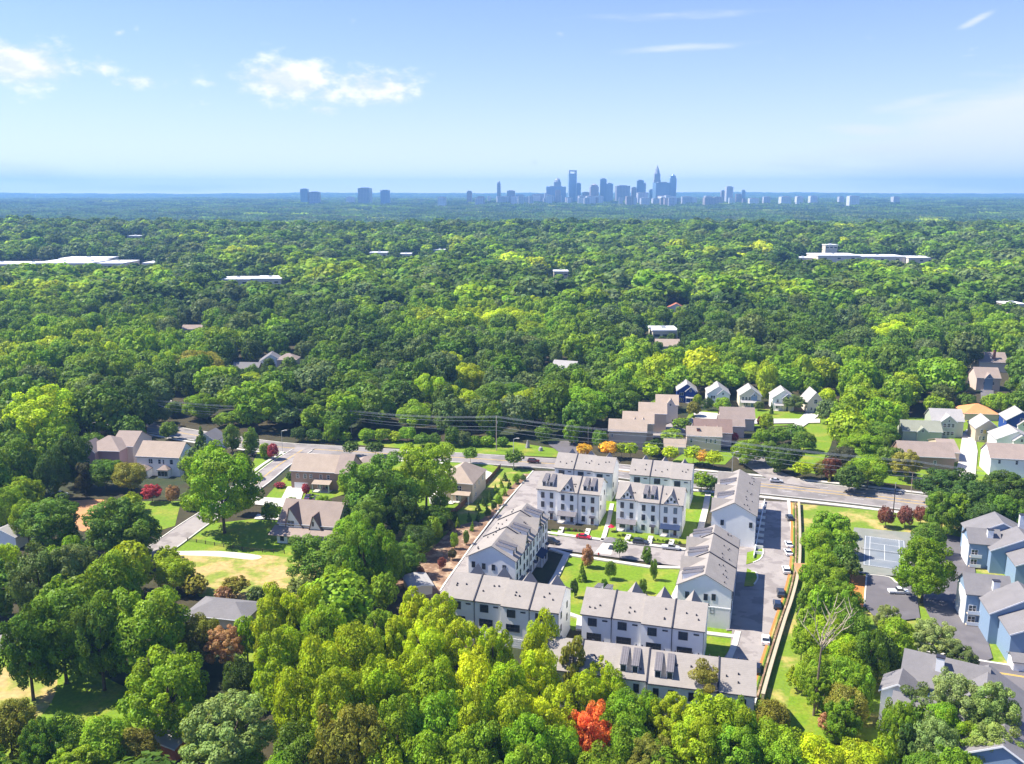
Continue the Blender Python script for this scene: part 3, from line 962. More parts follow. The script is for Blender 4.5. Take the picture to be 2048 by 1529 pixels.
# ------------------------------------------------------------------ houses
def house(label, px, py, yaw, w, d, eh, rise, wall, roof, ax='x', hip=False, gables=(), porch_=None, wins=(), side=(), wtrim='white', extra=None, cat='house', group=None, name='house', chimney=None, z=0.0):
    """px, py: photo position of the middle of the front wall at ground level; yaw: turn of the front from facing the camera"""
    p = at(px, py, z)
    yaw = radians(yaw)
    t = thing(name, label, cat, (p.x - cos(yaw) * w / 2, p.y - sin(yaw) * w / 2, z), yaw, group)
    q = MB()
    if hip:
        q.box(0, 0, 0, w, d, eh)
    elif ax == 'x':
        q.prism([(0, 0), (d, 0), (d, eh), (d / 2, eh + rise), (0, eh)], 'x', 0, w)
    else:
        q.prism([(0, 0), (w, 0), (w, eh), (w / 2, eh + rise), (0, eh)], 'y', 0, d)
    q.build('wall', MT[wall], t)
    r = MB()
    if hip:
        r.hip(0, w, 0, d, eh, rise)
    else:
        r.chevron(0, w, 0, d, eh, rise, ax, .4, .2)
    rf = r.build('roof', MT[roof], t)
    if hip or ax == 'x':
        MB().box(-.4, -.5, eh - .1 if not hip else eh, w + .4, -.4, eh + (.12 if not hip else .2)).build('gutter', MT['wtrim'], t)
    else:
        # white rake boards on the front gable
        sl = rise / (w / 2)
        for s in (-1, 1):
            x0, x1 = (w / 2, w / 2 + s * (w / 2 + .4))
            MB().prism([(x0, eh + rise - .12), (x1, eh - .4 * sl - .12), (x1, eh - .4 * sl + .2), (x0, eh + rise + .2)], 'y', -.46, -.405).build('rake_board', MT['wtrim'], t)
    for g in gables:                                   # (x centre, width, rise, projection, wall, roof, eave height)
        gx, gw, gr, gp = g[:4]
        gwall = g[4] if len(g) > 4 and g[4] else wall
        ge = g[6] if len(g) > 6 else eh
        groof = g[5] if len(g) > 5 and g[5] else roof
        # how deep the little roof runs before it meets the main slope
        back = d * .5
        b = MB().prism([(gx - gw / 2, 0 if ge < eh + .1 and gp > 0 else ge - .4), (gx + gw / 2, 0 if ge < eh + .1 and gp > 0 else ge - .4), (gx + gw / 2, ge), (gx, ge + gr), (gx - gw / 2, ge)], 'y', -gp - .02, back * .6)
        o = b.build('gable', MT[gwall], t)
        sl = gr / (gw / 2)
        rr = MB().prism([(gx - gw / 2 - .35, ge - .35 * sl), (gx, ge + gr), (gx + gw / 2 + .35, ge - .35 * sl), (gx + gw / 2 + .35, ge - .35 * sl + .18), (gx, ge + gr + .18), (gx - gw / 2 - .35, ge - .35 * sl + .18)],
                        'y', -gp - .35, back * .8)
        rr.build('gable_roof', MT[groof], t)
        for s in (-1, 1):
            MB().prism([(gx, ge + gr - .14), (gx + s * (gw / 2 + .35), ge - .35 * sl - .14), (gx + s * (gw / 2 + .35), ge - .35 * sl + .16), (gx, ge + gr + .16)], 'y', -gp - .42, -gp - .352).build('rake_board', MT['wtrim'], o)
        window(t, gx, -gp - .03, ge - .2, .8, 1.0, 0, wtrim)
    if porch_:
        x0, x1, pd, ph = porch_[:4]
        porch(t, x0, x1, pd, ph, porch_[4] if len(porch_) > 4 else roof, 1, d)
    for wn in wins:                                     # (x, z, w, h[, y])
        window(t, wn[0], -.01 - (wn[4] if len(wn) > 4 else 0), wn[1], wn[2], wn[3], 0, wtrim)
    for wn in side:                                     # (end, y, z, w, h)
        window(t, -.01 if wn[0] == 0 else w + .01, wn[1], wn[2], wn[3], wn[4], -pi / 2 if wn[0] == 0 else pi / 2, wtrim)
    if chimney:
        cx, cy, ch = chimney
        c = MB().box(cx - .6, cy - .5, eh * .5, cx + .6, cy + .5, ch).build('chimney', MT['wtrim'] if wall == 'bgrey' else MT['brick'], t)
        MB().box(cx - .7, cy - .6, ch, cx + .7, cy + .6, ch + .2).build('chimney_cap', MT['band'], c)
    if extra:
        extra(t)
    return t


def wrow(n, x0, x1, z, w=.9, h=1.4):
    return [(x0 + (x1 - x0) * (i + .5) / n, z, w, h) for i in range(n)]


# the five narrow houses before the wood, left to right
GV = 'narrow two storey houses in front of the wood'
house('royal blue narrow house with white trim and a grey roof', 1373, 806, -8, 10, 12, 6.2, 3.6, 'bluew', 'lshing', 'y', gables=((6.8, 5, 2.2, 1.0),), wins=[(2.4, 3.8, 1.8, 1.5), (2.4, .9, 1.8, 1.4)],
      porch_=(4.6, 9.2, 2.2, 2.8), side=((1, 4, 3.8, .8, 1.4), (1, 8, 3.8, .8, 1.4)), group=GV)
house('white narrow house second from the blue one, with a tall front gable', 1436, 814, -8, 11, 13, 6.6, 3.8, 'wwall', 'lshing', 'y', gables=((7.6, 5.4, 2.4, .8),), wins=[(2.2, 4.2, .9, 1.4), (3.4, 4.2, .9, 1.4), (2.2, 1, 1.6, 1.5)],
      porch_=(4.8, 10.4, 2.2, 2.8), side=((1, 4, 4.2, .8, 1.4), (1, 8, 1.2, .8, 1.4)), group=GV)
house('tan narrow house with a row of four upper windows above a porch', 1500, 816, -8, 10.5, 12, 6.2, 3.8, 'cream', 'lshing', 'y', gables=((7, 3, 1.7, .3, 'bgrey'),), wins=wrow(3, .8, 5.6, 4.0) + [(3, 1, 2, 1.5), (7, 1, 1, 1.6)],
      porch_=(.5, 10, 2.2, 2.9), group=GV)
house('white narrow house with a covered front step beside a slim cypress', 1566, 822, -8, 10.5, 12, 6.4, 3.8, 'wwall', 'lshing', 'y', gables=((7, 5, 2.2, .8, 'cream'),), wins=[(2.4, 4.2, .9, 1.4), (8, 4.2, .9, 1.4, .8), (2.6, 1.1, 1.8, 1.5)],
      porch_=(.8, 5, 1.8, 2.8), side=((1, 4, 4.2, .8, 1.4),), group=GV, extra=lambda t: door(t, 7, -.83, .2, 0, 'band'))
house('cream house with one steep gable, last of the row by the wood', 1630, 826, -4, 8.2, 13, 5.2, 5.0, 'cream', 'lshing', 'y', wins=[(4.1, 4.6, 1.4, 2.0), (2.2, 1.2, .9, 1.4), (6, 1.2, .9, 1.4)], group=GV,
      extra=lambda t: door(t, 4.1, -.02, .2, 0, 'band'))
# stepped tan town houses behind the golden trees
GT = 'stepped tan houses behind the golden trees'
house('pale stucco house with two small roof gables, farthest of the stepped tan houses', 1333, 848, -8, 10, 11, 9.0, 3.6, 'cream', 'tshing', 'x', gables=((6.5, 4.2, 2.8, .5),), wins=[(5.6, 6, .8, 1.4), (7.6, 6, .8, 1.4), (6.4, 2.6, 1.6, 1.2)],
      side=((1, 3, 6, .8, 1.3), (1, 7, 6, .8, 1.3)), group=GT)
house('tan house third from the front in the stepped terrace', 1304, 868, -8, 12, 11, 9.2, 3.8, 'tan', 'tshing', 'x', side=((1, 3, 6, .8, 1.3), (1, 7, 3, .8, 1.3)), group=GT)
house('tan house with a pair of white triangular roof gables in the stepped terrace', 1275, 886, -9, 13, 11, 8.6, 3.8, 'tan', 'tshing', 'x', gables=((5, 2.8, 1.9, -.5, 'wwall', None, 8.8), (8.6, 2.8, 1.9, -.5, 'wwall', None, 8.8)), side=((1, 3, 6, .8, 1.3), (1, 7, 2.6, .8, 1.3)), group=GT)
house('tan house with a blank rear wall, nearest of the stepped terrace', 1254, 898, -9, 15.5, 10, 7.4, 4.0, 'tan', 'tshing', 'x', wins=[(1.4, 5, .5, 1.2)], side=((1, 3, 5, .8, 1.3), (1, 7, 2.6, .8, 1.3)), group=GT)
GB = 'brown roofed houses inside the lane loop'
house('brown roofed cottage at the back of the lane loop', 1474, 862, -7, 15, 9, 5.6, 4.2, 'pink', 'pshing', 'x', side=((1, 3, 3.4, .8, 1.3),), group=GB)
house('brown roofed wing in front of the rearmost cottage', 1462, 876, -7, 11, 8, 5.2, 3.8, 'pink', 'pshing', 'x', side=((1, 3, 3.2, .8, 1.2), (1, 6, 3.2, .8, 1.2)), group=GB)
house('dark brown roofed house with two white triangular roof gables', 1425, 893, -8, 15.5, 10, 6.0, 4.6, 'pink', 'brshing', 'x', gables=((4.5, 3.4, 2.2, -.6, 'wwall', None, 6.4), (9.6, 3.4, 2.2, -.6, 'wwall', None, 6.4)), side=((1, 4, 3.4, .8, 1.4), (1, 7, 6.2, .8, 1.1)), group=GB)
house('cream house with slit windows and a skylit tan roof behind the golden trees', 1407, 903, -8, 14, 7.5, 6.4, 3.2, 'pink', 'tshing', 'x', wins=[(1.8, 3.6, .8, 1.7), (8, 3.6, .6, 1.7), (9.8, 3.6, .6, 1.7), (11.6, 3.6, .6, 1.7)], side=((1, 3, 3.6, .8, 1.4),), group=GB,
      chimney=(4.6, 2.2, 9.0))
house('low garage with a tan roof behind the golden trees', 1349, 908, -8, 8.4, 7, 2.9, 2.4, 'cream', 'tshing', 'x', cat='garage', name='garage')
# right hand cluster
GR = 'houses at the right end of the main road'
house('sage house with a square tower bay and slate roof', 1893, 875, -10, 13, 12, 7.4, 4.0, 'sage', 'lshing', 'x', gables=((6.5, 6.4, 2.7, 1.6, 'sage'),), wins=[(1.8, 4.8, 1.2, 1.5)] + [(x, z, 1.2, 1.6, 1.6) for x in (4.8, 6.5, 8.2) for z in (4.9, 1.4)],
      side=((1, 3, 4.8, .8, 1.4), (1, 7, 1.4, .8, 1.4)), group=GR)
house('tan house with yellow shutters facing the short lane', 1973, 886, -12, 9.6, 12, 6.2, 3.8, 'tan', 'lshing', 'y', wins=[(2.4, 4.2, .9, 1.4), (4.8, 4.2, .9, 1.4), (2, 1.1, .8, 1.6), (3.4, 1.1, .8, 1.6), (7.4, 4, .9, 1.9)], group=GR,
      extra=lambda t: [MB().box(x, -.07, 4.1, x + .4, -.01, 5.7).build('shutter', MT['yellow'], t) for x in (3.1, 3.75, 5.4)] + [door(t, 7.5, -.02, .2, 0, 'band')])
house('house under a broad terracotta orange roof', 1962, 842, -8, 15, 14, 3.2, 3.6, 'pink', 'orange', hip=True, group=GR)
house('blue gabled house at the right edge', 2040, 868, -14, 12, 12, 6.0, 4.0, 'bluew', 'lshing', 'y', gables=((7, 5, 2.2, 1.2, 'wwall', None, 4.2),), wins=[(6, 5.4, 1.1, 1.7)], side=((0, 4, 4, .8, 1.3),), group=GR)
house('grey roofed white house between the blue house and the mauve roof', 2030, 908, -12, 15, 12, 5.8, 3.6, 'wwall', 'lshing', 'y', gables=((9, 6, 2.4, 1.5, 'wwall'),), group=GR)
house('white house under a mauve roof at the right edge with two small windows', 2030, 956, -12, 18, 13, 7.2, 4.2, 'wwall', 'pshing', 'x', wins=[(3, 5.2, .8, 1.4), (9, 5.2, .8, 1.4), (15, 5.2, .8, 1.4)], group=GR)
house('long low house with layered mauve roofs beside the road', 1852, 940, -9, 20, 12, 5.2, 4.4, 'brownw', 'pshing', 'x', wins=[(13, 2.4, .9, 1.3)], group=GR)
house('mauve roofed side wing of the long low house', 1900, 925, -9, 6.5, 19, 4.0, 3.0, 'tan', 'pshing', 'x', group=GR)
house('low house with a greenish roof and a small front gable', 1843, 884, -9, 16, 10, 4.6, 3.6, 'sage', 'greenroof', 'x', gables=((8, 4.4, 1.9, .6),), group=GR)
house('mauve roofed house with an arched dormer among trees at the right', 1975, 782, -10, 12, 14, 7.0, 4.6, 'pink', 'pshing', 'x', gables=((6, 4.2, 2.6, .4, 'bgrey'),), wins=[(4, 3.4, 1, 1.4), (8.5, 3.4, 1, 1.4)], group=GR)
house('mauve roofed house behind the arched dormer house with a tall pale chimney', 1985, 745, -8, 16, 14, 6.0, 5.0, 'cream', 'pshing', 'x', chimney=(9, 2.6, 13.0), group=GR)
# left of the site
GL = 'houses left of the townhouses'
house('mauve brick house with a broad hipped roof at the far left', 205, 938, -6, 15, 14, 7.2, 4.4, 'mauve', 'pshing', hip=True, gables=((2.6, 7.4, 3.6, 2.2, 'mauve'),), wins=[(2.6, 1.6, 2.4, 2.2, 2.2), (9.5, 1.2, 2, 1.4)], group=GL)
house('pink rear wing of the mauve brick house', 247, 930, -6, 9, 15, 7.6, 4.2, 'pink', 'pshing', 'x', wins=[(3.6, 4, .8, 1.5)], group=GL)
hw_ = house('white house with two grey roofed sun rooms behind the maroon maple', 318, 952, -8, 17, 12, 7.4, 4.4, 'wwall', 'tshing', 'x', wins=[(5.6, 4.8, 1.5, 1.7), (9.2, 4.8, 1.0, 1.6), (10.8, 4.8, .5, 1.6), (14, 4.8, 1.2, 1.7)], group=GL)
for x0, x1, dd in ((.5, 6.0, 3.6), (9.6, 13.6, 2.6)):
    s = MB().box(x0, -dd, 0, x1, -.02, 3.0).build('sun_room', MT['wwall'], hw_)
    MB().hip(x0, x1, -dd, .6, 3.0, 1.7, .3).build('sun_room_roof', MT['pshing'], s)
    for k in range(3):
        window(hw_, x0 + (x1 - x0) * (k + .5) / 3, -dd - .01, .9, .95, 1.6, 0)
house('small shed roof gable of a house behind the tall oak', 412, 900, -10, 9, 9, 4, 3, 'wwall', 'gshing', 'y', group=GL)


def tan_house(t):
    MB().box(9.2, -3.4, 0, 15.6, -.02, .3).build('terrace', MT['concrete'], t)
    o = MB().prism([(0, 3.9), (-3.6, 3.1), (-3.6, 3.3), (0, 4.1)], 'x', 9.0, 15.8).build('porch_roof', MT['tshing'], t)
    for x in (9.3, 12.2, 15.4):
        MB().box(x - .13, -3.4, 0, x + .13, -3.14, 3.15).build('porch_post', MT['wtrim'], t)
    g = MB().box(1.2, -.06, 0, 6.4, -.01, 2.5)
    g.build('garage_door', MT['wtrim'], t)
    MB().prism([(0, 0), (14, 0), (14, 7), (7, 12.2), (0, 7)], 'x', 19.2, 22.4).build('wing_wall', MT['mauve'], t).location = (0, -1.2, 0)
    q = MB().chevron(17.5, 22.4, 0, 14, 7, 5.2, 'x', .4, .2)
    q.build('wing_roof', MT['pshing'], t).location = (0, -1.2, 0)


house('large mauve tan house with five white upper windows and a rear porch', 633, 980, -9, 19, 13, 6.8, 4.6, 'brownw', 'tshing', 'x',
      wins=[(2.6, 4.2, .95, 1.5), (5.4, 4.2, .95, 1.5), (7.6, 4.2, .95, 1.5), (11.4, 4.2, .95, 1.5), (14.2, 4.2, .95, 1.5), (11, .6, 1.6, 2.0), (13.4, .6, 1.0, 2.0)], group=GL, extra=tan_house)
house('low mauve roofed garage beside the large mauve tan house', 738, 952, 12, 12, 10, 3.2, 3.2, 'pink', 'pshing', hip=True, cat='garage', name='garage', gables=((9, 4, 1.8, 1.2),))


def tan2(t):
    MB().box(5.2, -1.6, 0, 11.2, -.02, .3).build('terrace', MT['concrete'], t)
    MB().prism([(0, 4.1), (-2.6, 3.2), (-2.6, 3.4), (0, 4.3)], 'x', 5.0, 11.6).build('porch_roof', MT['tshing'], t)
    for x in (5.3, 8.2, 11.2):
        MB().box(x - .14, -2.4, 0, x + .14, -2.1, 3.3).build('porch_post', MT['wtrim'], t)


house('tan house with hipped roof and a balcony beside the brown fence', 912, 1004, -14, 12, 17, 6.8, 4.6, 'tan', 'tshing', hip=True, wins=[(1.6, 4.2, .8, 1.5), (3, 4.2, .8, 1.5), (7.2, 4.2, 1.6, 1.6), (1.4, .9, 2.2, 1.6), (7, .3, 2, 2.2)],
      side=((1, 3, 4.4, .8, 1.3), (1, 8, 4.4, .8, 1.3), (1, 13, 4.4, .8, 1.3), (1, 4, 1.2, .9, 1.3)), group=GL, extra=tan2)


def steep(t):
    """two steep front gables over a low wrap-round roof"""
    for x0, x1, zt, y0, nm in ((2.2, 9.0, 10.4, -.2, 0), (10.2, 15.2, 8.4, -.6, 1)):
        c = (x0 + x1) / 2 - (1.6 if nm == 0 else .8)
        o = MB().prism([(x0, 2.8), (x1, 2.8), (c, zt)], 'y', y0, 5).build('gable', MT['wwall'], t)
        for a, b in (((x0, 2.8), (c, zt)), ((c, zt), (x1, 2.8))):
            dx, dz = b[0] - a[0], b[1] - a[1]
            l = math.hypot(dx, dz)
            nx_, nz_ = -dz / l * .2, dx / l * .2
            ex = .06
            a2, b2 = (a[0] - dx * ex * (a[1] < zt), a[1] - dz * ex * (a[1] < zt)), (b[0] + dx * ex * (b[1] < zt), b[1] + dz * ex * (b[1] < zt))
            MB().prism([a2, b2, (b2[0] + nx_, b2[1] + nz_), (a2[0] + nx_, a2[1] + nz_)], 'y', y0 - .45, 7.5).build('gable_roof', MT['brshing'], t)
        if nm == 0:
            for k in (-.55, .55):
                window(t, c + .2 + k, y0 - .02, 4.6, .75, 1.5)
        else:
            window(t, c - .2, y0 - .02, 5.2, .35, 1.2)
    MB().prism([(.3, 4.1), (-4.6, 2.7), (-4.6, 2.9), (.3, 4.3)], 'x', -1.4, 11.2).build('skirt_roof', MT['pshing'], t)
    MB().prism([(.3, 4.3), (-3.0, 2.9), (-3.0, 3.1), (.3, 4.5)], 'x', 11.25, 20.0).build('skirt_roof', MT['pshing'], t)
    MB().box(1.0, -3.6, 0, 4.4, -.02, 2.9).build('corner_room', MT['wwall'], t)
    window(t, 2.7, -3.62, .9, 1.1, 1.4)
    for x in (6.6, 9.4):
        MB().box(x - .12, -4.3, 0, x + .12, -4.06, 2.8).build('porch_post', MT['wtrim'], t)


house('white house with two steep brown gables over a low porch roof', 616, 1082, -12, 19, 13, 5.2, 5.6, 'wwall', 'pshing', 'x', extra=steep, group=GL, side=((1, 6, 5.4, .7, 1.3),))
house('low house under a slate grey hipped roof in front of the dry field', 430, 1256, -12, 16, 10, 2.6, 2.3, 'cream', 'gshing', hip=True, group=GL)
house('small white roofed building at the left edge', 4, 1098, -10, 10, 9, 4, 2.2, 'wwall', 'lshing', 'y', group=GL)
house('grey tin roofed shed with a red brick end under the oak', 322, 1512, -28, 8, 9, 2.8, 1.4, 'brick', 'lshing', 'x', cat='shed', name='shed')
house('white roofed site trailer beside the mulch bed', 843, 1192, 20, 6, 8, 2.6, .5, 'cream', 'lshing', 'y', cat='trailer', name='site_trailer')
# houses glimpsed in the wood
GW = 'houses glimpsed between the trees of the wood'
house('grey gabled house glimpsed in the left wood beside the round bay house', 543, 740, 10, 14, 12, 5, 4.4, 'wwall', 'gshing', 'y', group=GW, wins=[(5, 2, 1.2, 1.4), (9, 2, 1.2, 1.4)])
house('pink house with a hipped bay glimpsed in the left wood', 574, 740, 0, 12, 10, 6, 3.4, 'pink', 'pshing', hip=True, group=GW, wins=[(3, 3.4, 1.2, 1.4), (8, 3.4, 1.2, 1.4)])
house('grey dark roofed low house glimpsed in the left wood below the gabled one', 490, 748, -5, 16, 10, 3, 3, 'brownw', 'gshing', 'x', group=GW)
house('grey roofed white house in the clearing left of the stepped houses', 1125, 755, -22, 14, 12, 5, 3.8, 'wwall', 'lshing', 'x', group=GW, wins=[(4, 2, 1.2, 1.4), (9, 2, 1.2, 1.4)])
house('pale tan roofed house glimpsed above the blue house', 1335, 705, -5, 16, 12, 4, 4, 'cream', 'tshing', 'x', group=GW)
house('small grey roofed house glimpsed at the left of the wood', 383, 668, 0, 15, 10, 3.5, 2.6, 'cream', 'pshing', 'x', group=GW)
house('dark red roofed house glimpsed in the far wood', 1352, 628, -10, 16, 12, 5, 4, 'wwall', 'brick', 'y', group=GW)


# blue grey condominiums at the right edge
def condo(label, px, py, yaw, segs, group='blue-grey condominium blocks at the right'):
    p = at(px, py)
    t = thing('condominium_block', label, 'apartment building', (p.x, p.y, 0), radians(yaw), group)
    for (x, y, w_, d, eh, rise, ax, wl) in segs:
        q = MB()
        if ax == 'x':
            q.prism([(y, 0), (y + d, 0), (y + d, eh), (y + d / 2, eh + rise), (y, eh)], 'x', x, x + w_)
        else:
            q.prism([(x, 0), (x + w_, 0), (x + w_, eh), (x + w_ / 2, eh + rise), (x, eh)], 'y', y, y + d)
        q.build('wall', MT[wl], t)
        MB().chevron(x, x + w_, y, y + d, eh, rise, ax, .45, .2).build('roof', MT['gshing'], t)
        if ax == 'y':
            sl = rise / (w_ / 2)
            for s in (-1, 1):
                c = x + w_ / 2
                x1 = c + s * (w_ / 2 + .45)
                MB().prism([(c, eh + rise - .16), (x1, eh - .45 * sl - .16), (x1, eh - .45 * sl + .2), (c, eh + rise + .2)], 'y', y - .52, y - .46).build('rake_board', MT['wtrim'], t)
        else:
            # white end wall with stacked balconies
            MB().box(x - .12, y + .1, 0, x - .01, y + d - .1, eh - .3).build('end_panel', MT['wtrim'], t)
            for k in range(int(eh // 2.9)):
                zz = .9 + k * 2.9
                window(t, x + 1.5, y - .01, zz, 1.6, 1.7, 0, 'white')
                b = MB().box(x + .2, y - 1.2, zz - .35, x + 3.2, y - .02, zz - .2).build('balcony', MT['tan'], t)
                MB().box(x + .2, y - 1.2, zz - .2, x + 3.2, y - 1.14, zz + .7).build('balcony_rail', MT['wtrim'], b)
    return t


def chim(t, x, y, z0, z1, m='wtrim'):
    c = MB().box(x - .75, y - .6, z0, x + .75, y + .6, z1).build('chimney', MT[m], t)
    MB().box(x - .85, y - .7, z1, x + .85, y + .7, z1 + .2).build('chimney_cap', MT['band'], c)


c1_ = condo('blue-grey condominium block with three staggered gables, top right by the dark drive', 1936, 1138, -14,
            [(1.5, 8, 17, 9, 7.6, 4.2, 'y', 'bgrey'), (0, 1, 8, 8, 7.6, 3.0, 'x', 'bgrey'), (5, -2, 17, 9, 7.0, 4.2, 'y', 'bgrey'), (9, -11, 20, 9, 6.6, 4.4, 'y', 'bgrey')])
chim(c1_, 5.5, 3.0, 7, 11.2)
chim(c1_, 16, 12, 8, 13.4)
c2_ = condo('blue-grey condominium block with stacked balconies in the middle of the right edge', 1958, 1306, -13,
            [(0, 14, 10, 9, 8.6, 3.4, 'x', 'bgrey'), (3, 5, 16, 9, 8.0, 4.6, 'y', 'bgrey'), (5, -4, 20, 9, 7.4, 4.6, 'y', 'bgrey'), (5, -8, 14, 4, 2.8, 1.0, 'x', 'wwall')])
chim(c2_, 6.5, 15, 8, 12.0)
c3_ = condo('blue-grey condominium block with a white bay tower and brick capped chimney, bottom right', 1752, 1470, -30,
            [(3, 8, 15, 10, 9.0, 4.2, 'x', 'bgrey'), (11, 3, 14, 12, 8.4, 4.2, 'y', 'bgrey'), (0, 2, 6, 6, 9.0, 2.0, 'y', 'wwall'), (3, -7, 12, 9, 8.0, 3.6, 'x', 'bgrey'),
             (14, -12, 15, 12, 7.6, 4.2, 'y', 'bgrey'), (27, -4, 14, 12, 7.2, 4.0, 'y', 'bgrey')])
chim(c3_, 9.5, 11, 9, 14.2)


# large flat roofed school buildings far off in the wood
def flat(label, px0, px1, py, depth, blocks, name='school_building', cat='school'):
    a, b = at(px0, py), at(px1, py)
    z = float(hgt((a.x + b.x) / 2, a.y))
    L = (b - a).length
    t = thing(name, label, cat, (a.x, a.y, z), atan2(b.y - a.y, b.x - a.x))
    for (f0, f1, y0, y1, hh) in blocks:
        q = MB().box(L * f0, y0 * depth, 0, L * f1, y1 * depth, hh).build('wall', MT['cream'], t)
        MB().box(L * f0 - .6, y0 * depth - .6, hh, L * f1 + .6, y1 * depth + .6, hh + 1.0).build('roof', MT['roofw'], t)
        n = max(3, int(L * (f1 - f0) / 16))
        for i in range(n):
            MB().box(-2, -.1, 0, 2, .0, 1.8).build('window', MT['glass'], t, (L * (f0 + (f1 - f0) * (i + .5) / n), y0 * depth, hh - 4))
            if i % 2:
                MB().box(-1.6, -1.6, 0, 1.6, 1.6, 1.5).build('roof_unit', MT['metal'], t, (L * (f0 + (f1 - f0) * (i + .5) / n), (y0 + y1) / 2 * depth, hh + 1.0))
    return t


flat('long white flat roofed school at the left edge of the wood', -60, 275, 562, 90, [(0, .38, 0, .5, 11), (.36, .7, .1, .75, 11.5), (.38, .68, .76, 1.15, 13), (.71, .86, .3, .9, 10), (.95, 1.05, .5, .9, 9)])
flat('long white flat roofed school in the right hand wood', 1600, 1862, 548, 60, [(.0, .12, .3, .6, 8), (.13, .45, 0, .8, 12), (.455, .8, .05, .7, 10.5), (.805, 1.0, -.1, .5, 9.5)])
hz_ = flat('yellow gabled block rising behind the right hand school', 1648, 1672, 538, 14, [(0, 1, 0, 1, 20)], 'gymnasium', 'school')
flat('white roofed shopping building in the middle of the wood behind tall oaks', 440, 560, 588, 34, [(0, .5, 0, 1, 9), (.52, 1, .2, 1.2, 9)], 'shop_building', 'shop')
for i, (a_, b_, y_) in enumerate(((740, 775, 522), (868, 890, 516), (1108, 1136, 558), (1305, 1355, 676), (2015, 2048, 622), (1640, 1668, 432), (1430, 1490, 468), (800, 822, 524), (258, 282, 500))):
    flat('white flat roof glimpsed among the distant trees, ' + ['left of the yellow-green oak', 'above the yellow-green oak', 'right of the wood centre', 'above the blue house', 'at the right edge', 'below the right towers',
         'on the far ridge right of centre', 'beside the yellow-green oak', 'above the left school'][i], a_, b_, y_ + 12, 20, [(0, 1, 0, 1, 13 if y_ < 500 else 9)], 'distant_building', 'building')

# ------------------------------------------------------------------ tennis court, lines and net
cyaw = radians(-22)
tc_ = thing('tennis_court', 'grey blue tennis court with white lines and a net across it', 'tennis court', (court_o.x, court_o.y, 0), cyaw)
zc_ = level()
MB().add([(-.3, -.3, zc_), (11.3, -.3, zc_), (11.3, 24.1, zc_), (-.3, 24.1, zc_)], [(0, 1, 2, 3)]).build('playing_surface', MT['court'], tc_)
zl = level()
for (x0, y0, x1, y1) in ((0, 0, 10.97, 0), (0, 23.77, 10.97, 23.77), (0, 0, 0, 23.77), (10.97, 0, 10.97, 23.77), (1.37, 0, 1.37, 23.77), (9.6, 0, 9.6, 23.77),
                         (1.37, 5.485, 9.6, 5.485), (1.37, 18.285, 9.6, 18.285), (5.485, 5.485, 5.485, 18.285)):
    h = .045
    zl += .0005
    MB().add([(x0 - h, y0 - h, zl), (x1 + h, y0 - h, zl), (x1 + h, y1 + h, zl), (x0 - h, y1 + h, zl)], [(0, 1, 2, 3)]).build('court_line', MT['white'], tc_)
nm = thing('tennis_net', 'dark tennis net between two posts across the middle of the court', 'net', (court_o.x, court_o.y, 0), cyaw)
n_ = MB()
for i in range(48):
    n_.box(-.9 + i * .268, 11.87, .1, -.88 + i * .268, 11.9, 1.0)
for i in range(5):
    n_.box(-.9, 11.87, .12 + i * .19, 11.9, 11.89, .145 + i * .19)
tag(n_.build('mesh', MT['black'], nm), kind='stuff')
MB().box(-.9, 11.86, .98, 11.9, 11.92, 1.06).build('net_band', MT['white'], nm)
for x in (-.91, 11.88):
    MB().tube([(x, 11.885, 0), (x, 11.885, 1.15)], .05).build('post', MT['black'], nm)

# ------------------------------------------------------------------ fences and the block wall along the right alley
wl = catmull(G((1597, 1010), (1599, 1065), (1599, 1120), (1595, 1160), (1583, 1208), (1570, 1247), (1545, 1330), (1525, 1402)), 5)[::-1]


def run(path, step):
    L, s, r = plen(path), 0, []
    while s < L:
        r.append(along(path, s))
        s += step
    return r


wt = thing('retaining_wall', 'long beige block wall with a pale cap curving beside the right alley', 'wall')
lw = wl
strip('x', lw, -.25, .25, 'wall', 0, 1.5, mb=(q := MB()))
q.build('wall_body', MT['wall'], wt)
q = MB()
for (L_, R_) in ((.38, -.38),):
    a, b = offset(lw, L_), offset(lw, R_)
    n = len(a)
    vs = [(x, y, 1.5) for x, y in a] + [(x, y, 1.5) for x, y in b] + [(x, y, 1.64) for x, y in a] + [(x, y, 1.64) for x, y in b]
    fs = [(i, i + 1, i + 1 + n, i + n) for i in range(n - 1)] + [(i + 2 * n, i + 3 * n, i + 3 * n + 1, i + 2 * n + 1) for i in range(n - 1)] + \
         [(i, i + 2 * n, i + 2 * n + 1, i + 1) for i in range(n - 1)] + [(i + n, i + n + 1, i + 3 * n + 1, i + 3 * n) for i in range(n - 1)]
    q.add(vs, fs)
q.build('coping', MT['wall'], wt)
strip('mulch_strip', wl, 2.1, 2.7, 'straw', 0)
strip('planting_strip', wl, .3, 2.1, 'lawn2', 0)


def post_fence(label, path, step, h, m, rails, pr=.06, name='rail_fence', infill=None):
    t = thing(name, label, 'fence')
    pts = run(path, step)
    pm = MB().box(-pr, -pr, 0, pr, pr, h).mesh('post', MT[m])
    for (x, y, a) in pts:
        link('post', pm, t, (x, y, 0), a)
    for z in rails:
        for (x0, y0, a0), (x1, y1, a1) in zip(pts, pts[1:]):
            l = math.hypot(x1 - x0, y1 - y0)
            k = ('rail', round(l, 2), m)
            if k not in _dm:
                _dm[k] = MB().box(0, -.03, 0, l, .03, .09).mesh('rail', MT[m])
            link('rail', _dm[k], t, (x0, y0, z), atan2(y1 - y0, x1 - x0))
    return t


